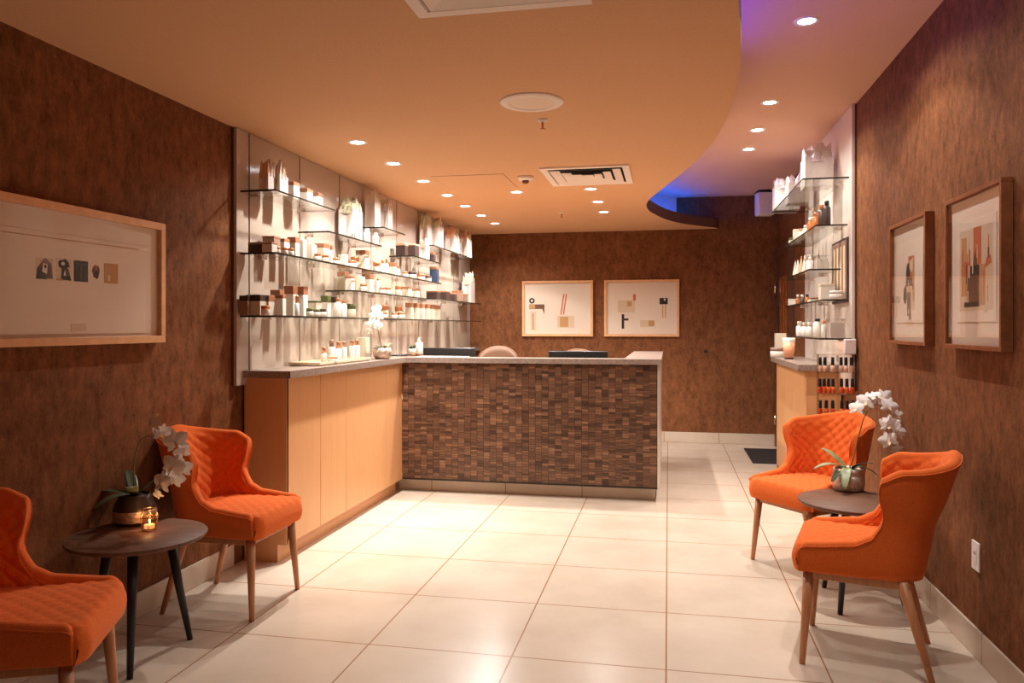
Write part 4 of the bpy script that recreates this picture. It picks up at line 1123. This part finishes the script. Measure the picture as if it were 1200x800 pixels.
# left table orchid
b = onZ(158,612,.4903); b = Vector((b.x,b.y,.4903))
pot_l = [(.0001,.0005),(.080,.0005),(.088,.012),(.090,.06),(.082,.088),(.070,.112),(.066,.128),(.061,.128),(.061,.108)]
orchid('white orchid in a dark metal pot on the left table beside the candle', tuple(b), [(r*.95,z*.97) for r,z in pot_l], 'pewter',
  [(157,562),(158,536),(166,515),(182,511),(200,520),(203,540),(193,566)],
  [(180,496,.95,-.3,-.9,.3),(190,507,.9,.3,-.8,.3),(206,517,1.1,.4,-.85,.1),(214,530,.8,.8,-.5,.2),(202,546,1.1,.1,-.98,.0),(213,549,.95,.5,-.8,.1),(188,566,1.15,-.3,-.9,.1),(204,561,.95,.4,-.85,-.1),(185,580,.6,-.2,-.8,-.4)],
  b.y-.02, [(3.2,.20,.05,.05,.04,'leaf_dark'),(2.4,.15,.05,.14,.06,'leaf_dark'),(.6,.15,.05,.16,.08,'leaf_dark'),(5.2,.14,.05,.12,.06,'leaf'),(4.2,.16,.05,.06,.10,'leaf_dark')], 1, .092,
  band=[(.0865,.014),(.0875,.030),(.0875,.052),(.0862,.060)])
# counter orchid
yb = onX(448,410,-2.13).y
b = Vector((-2.13,yb,CT+.0002))
pot_c = [(.0001,.0005),(.050,.0005),(.066,.018),(.074,.05),(.068,.075),(.060,.085),(.055,.085),(.055,.072)]
orchid('white orchid in a copper banded bowl on the left counter', tuple(b), pot_c, 'silver',
  [(444,392),(441,376),(439,366),(436,372)],
  [(441,362,.85,0,-.95,.3),(436,371,.9,-.4,-.9,.1),(443,371,.9,.4,-.9,.1),(434,380,.9,-.3,-.9,0),(441,381,.95,.2,-.95,0),(433,388,.7,-.4,-.8,-.2)],
  yb-.02, [(1,.08,.03,.07,.03,'leaf'),(2.6,.08,.03,.05,.03,'leaf_dark'),(4.4,.09,.03,.05,.05,'leaf_dark'),(5.6,.08,.03,.06,.04,'leaf')], 1, .095, plane_x=-2.085)

# wire lantern with tea light on the left table
b = onZ(175,621,.4903)
t = thing('tealight_lantern','small gold wire lantern with lit tea light on the left table','candle holder',(b.x,b.y,.4904))
n = 6; r0,r1,hh = .028,.036,.088
for z,rr in ((.003,r0),(.055,r1),(hh,r0*.95)):
    MB().tube([(rr*math.cos(2*PI*k/n),rr*math.sin(2*PI*k/n),z) for k in range(n)],.0016,6,closed=True).done('wire_ring', M['gold'], t)
for k in range(n):
    a = 2*PI*k/n; MB().tube([(rr*math.cos(a),rr*math.sin(a),z) for z,rr in ((.003,r0),(.055,r1),(hh,r0*.95))],.0016,6).done('wire_post', M['gold'], t)
MB().lathe([(.0001,.0025),(.021,.0025),(.024,.008),(.025,.06),(.0235,.06),(.0225,.008)],20,cap=False).done('glass_cup', M['votive'], t)
MB().lathe([(.0001,.0085),(.0205,.0085),(.0205,.024),(.0001,.025)],16,cap=False).done('tea_light', M['wax'], t)
MB().lathe([(.001,.0255),(.0045,.032),(.003,.041),(.0004,.050)],10).done('flame', M['flame'], t)
l = bpy.data.lights.new('flame_light','POINT'); l.energy = .25; l.color = (1,.55,.25); l.shadow_soft_size = .01
o = bpy.data.objects.new('flame_light', l); C.objects.link(o); o.location = (b.x,b.y,.4904+.058)

# ------------------------------------------------------------------ camera, world, output
cd = bpy.data.cameras.new('camera'); cam = bpy.data.objects.new('camera', cd); C.objects.link(cam)
cam.location = (0,0,EYE); cam.rotation_euler = (PI/2,0,YAW)
cd.sensor_width = 36; cd.lens = F/1200*36; cd.shift_y = -(400-V0)/1200; cd.clip_start = .05
bpy.context.scene.camera = cam
w = bpy.data.worlds.new('world'); bpy.context.scene.world = w; w.use_nodes = True
bg = w.node_tree.nodes['Background']; bg.inputs[0].default_value = (1,.50,.24,1); bg.inputs[1].default_value = .03
sc = bpy.context.scene
sc.view_settings.view_transform = 'Standard'; sc.view_settings.look = 'None'; sc.view_settings.gamma = 1
sc.view_settings.use_curve_mapping = False; sc.view_settings.exposure = .3
sc.cycles.use_denoising = True; sc.cycles.max_bounces = 10; sc.cycles.diffuse_bounces = 6; sc.cycles.transparent_max_bounces = 24
sc.cycles.sample_clamp_indirect = 4; sc.cycles.caustics_reflective = False; sc.cycles.caustics_refractive = False
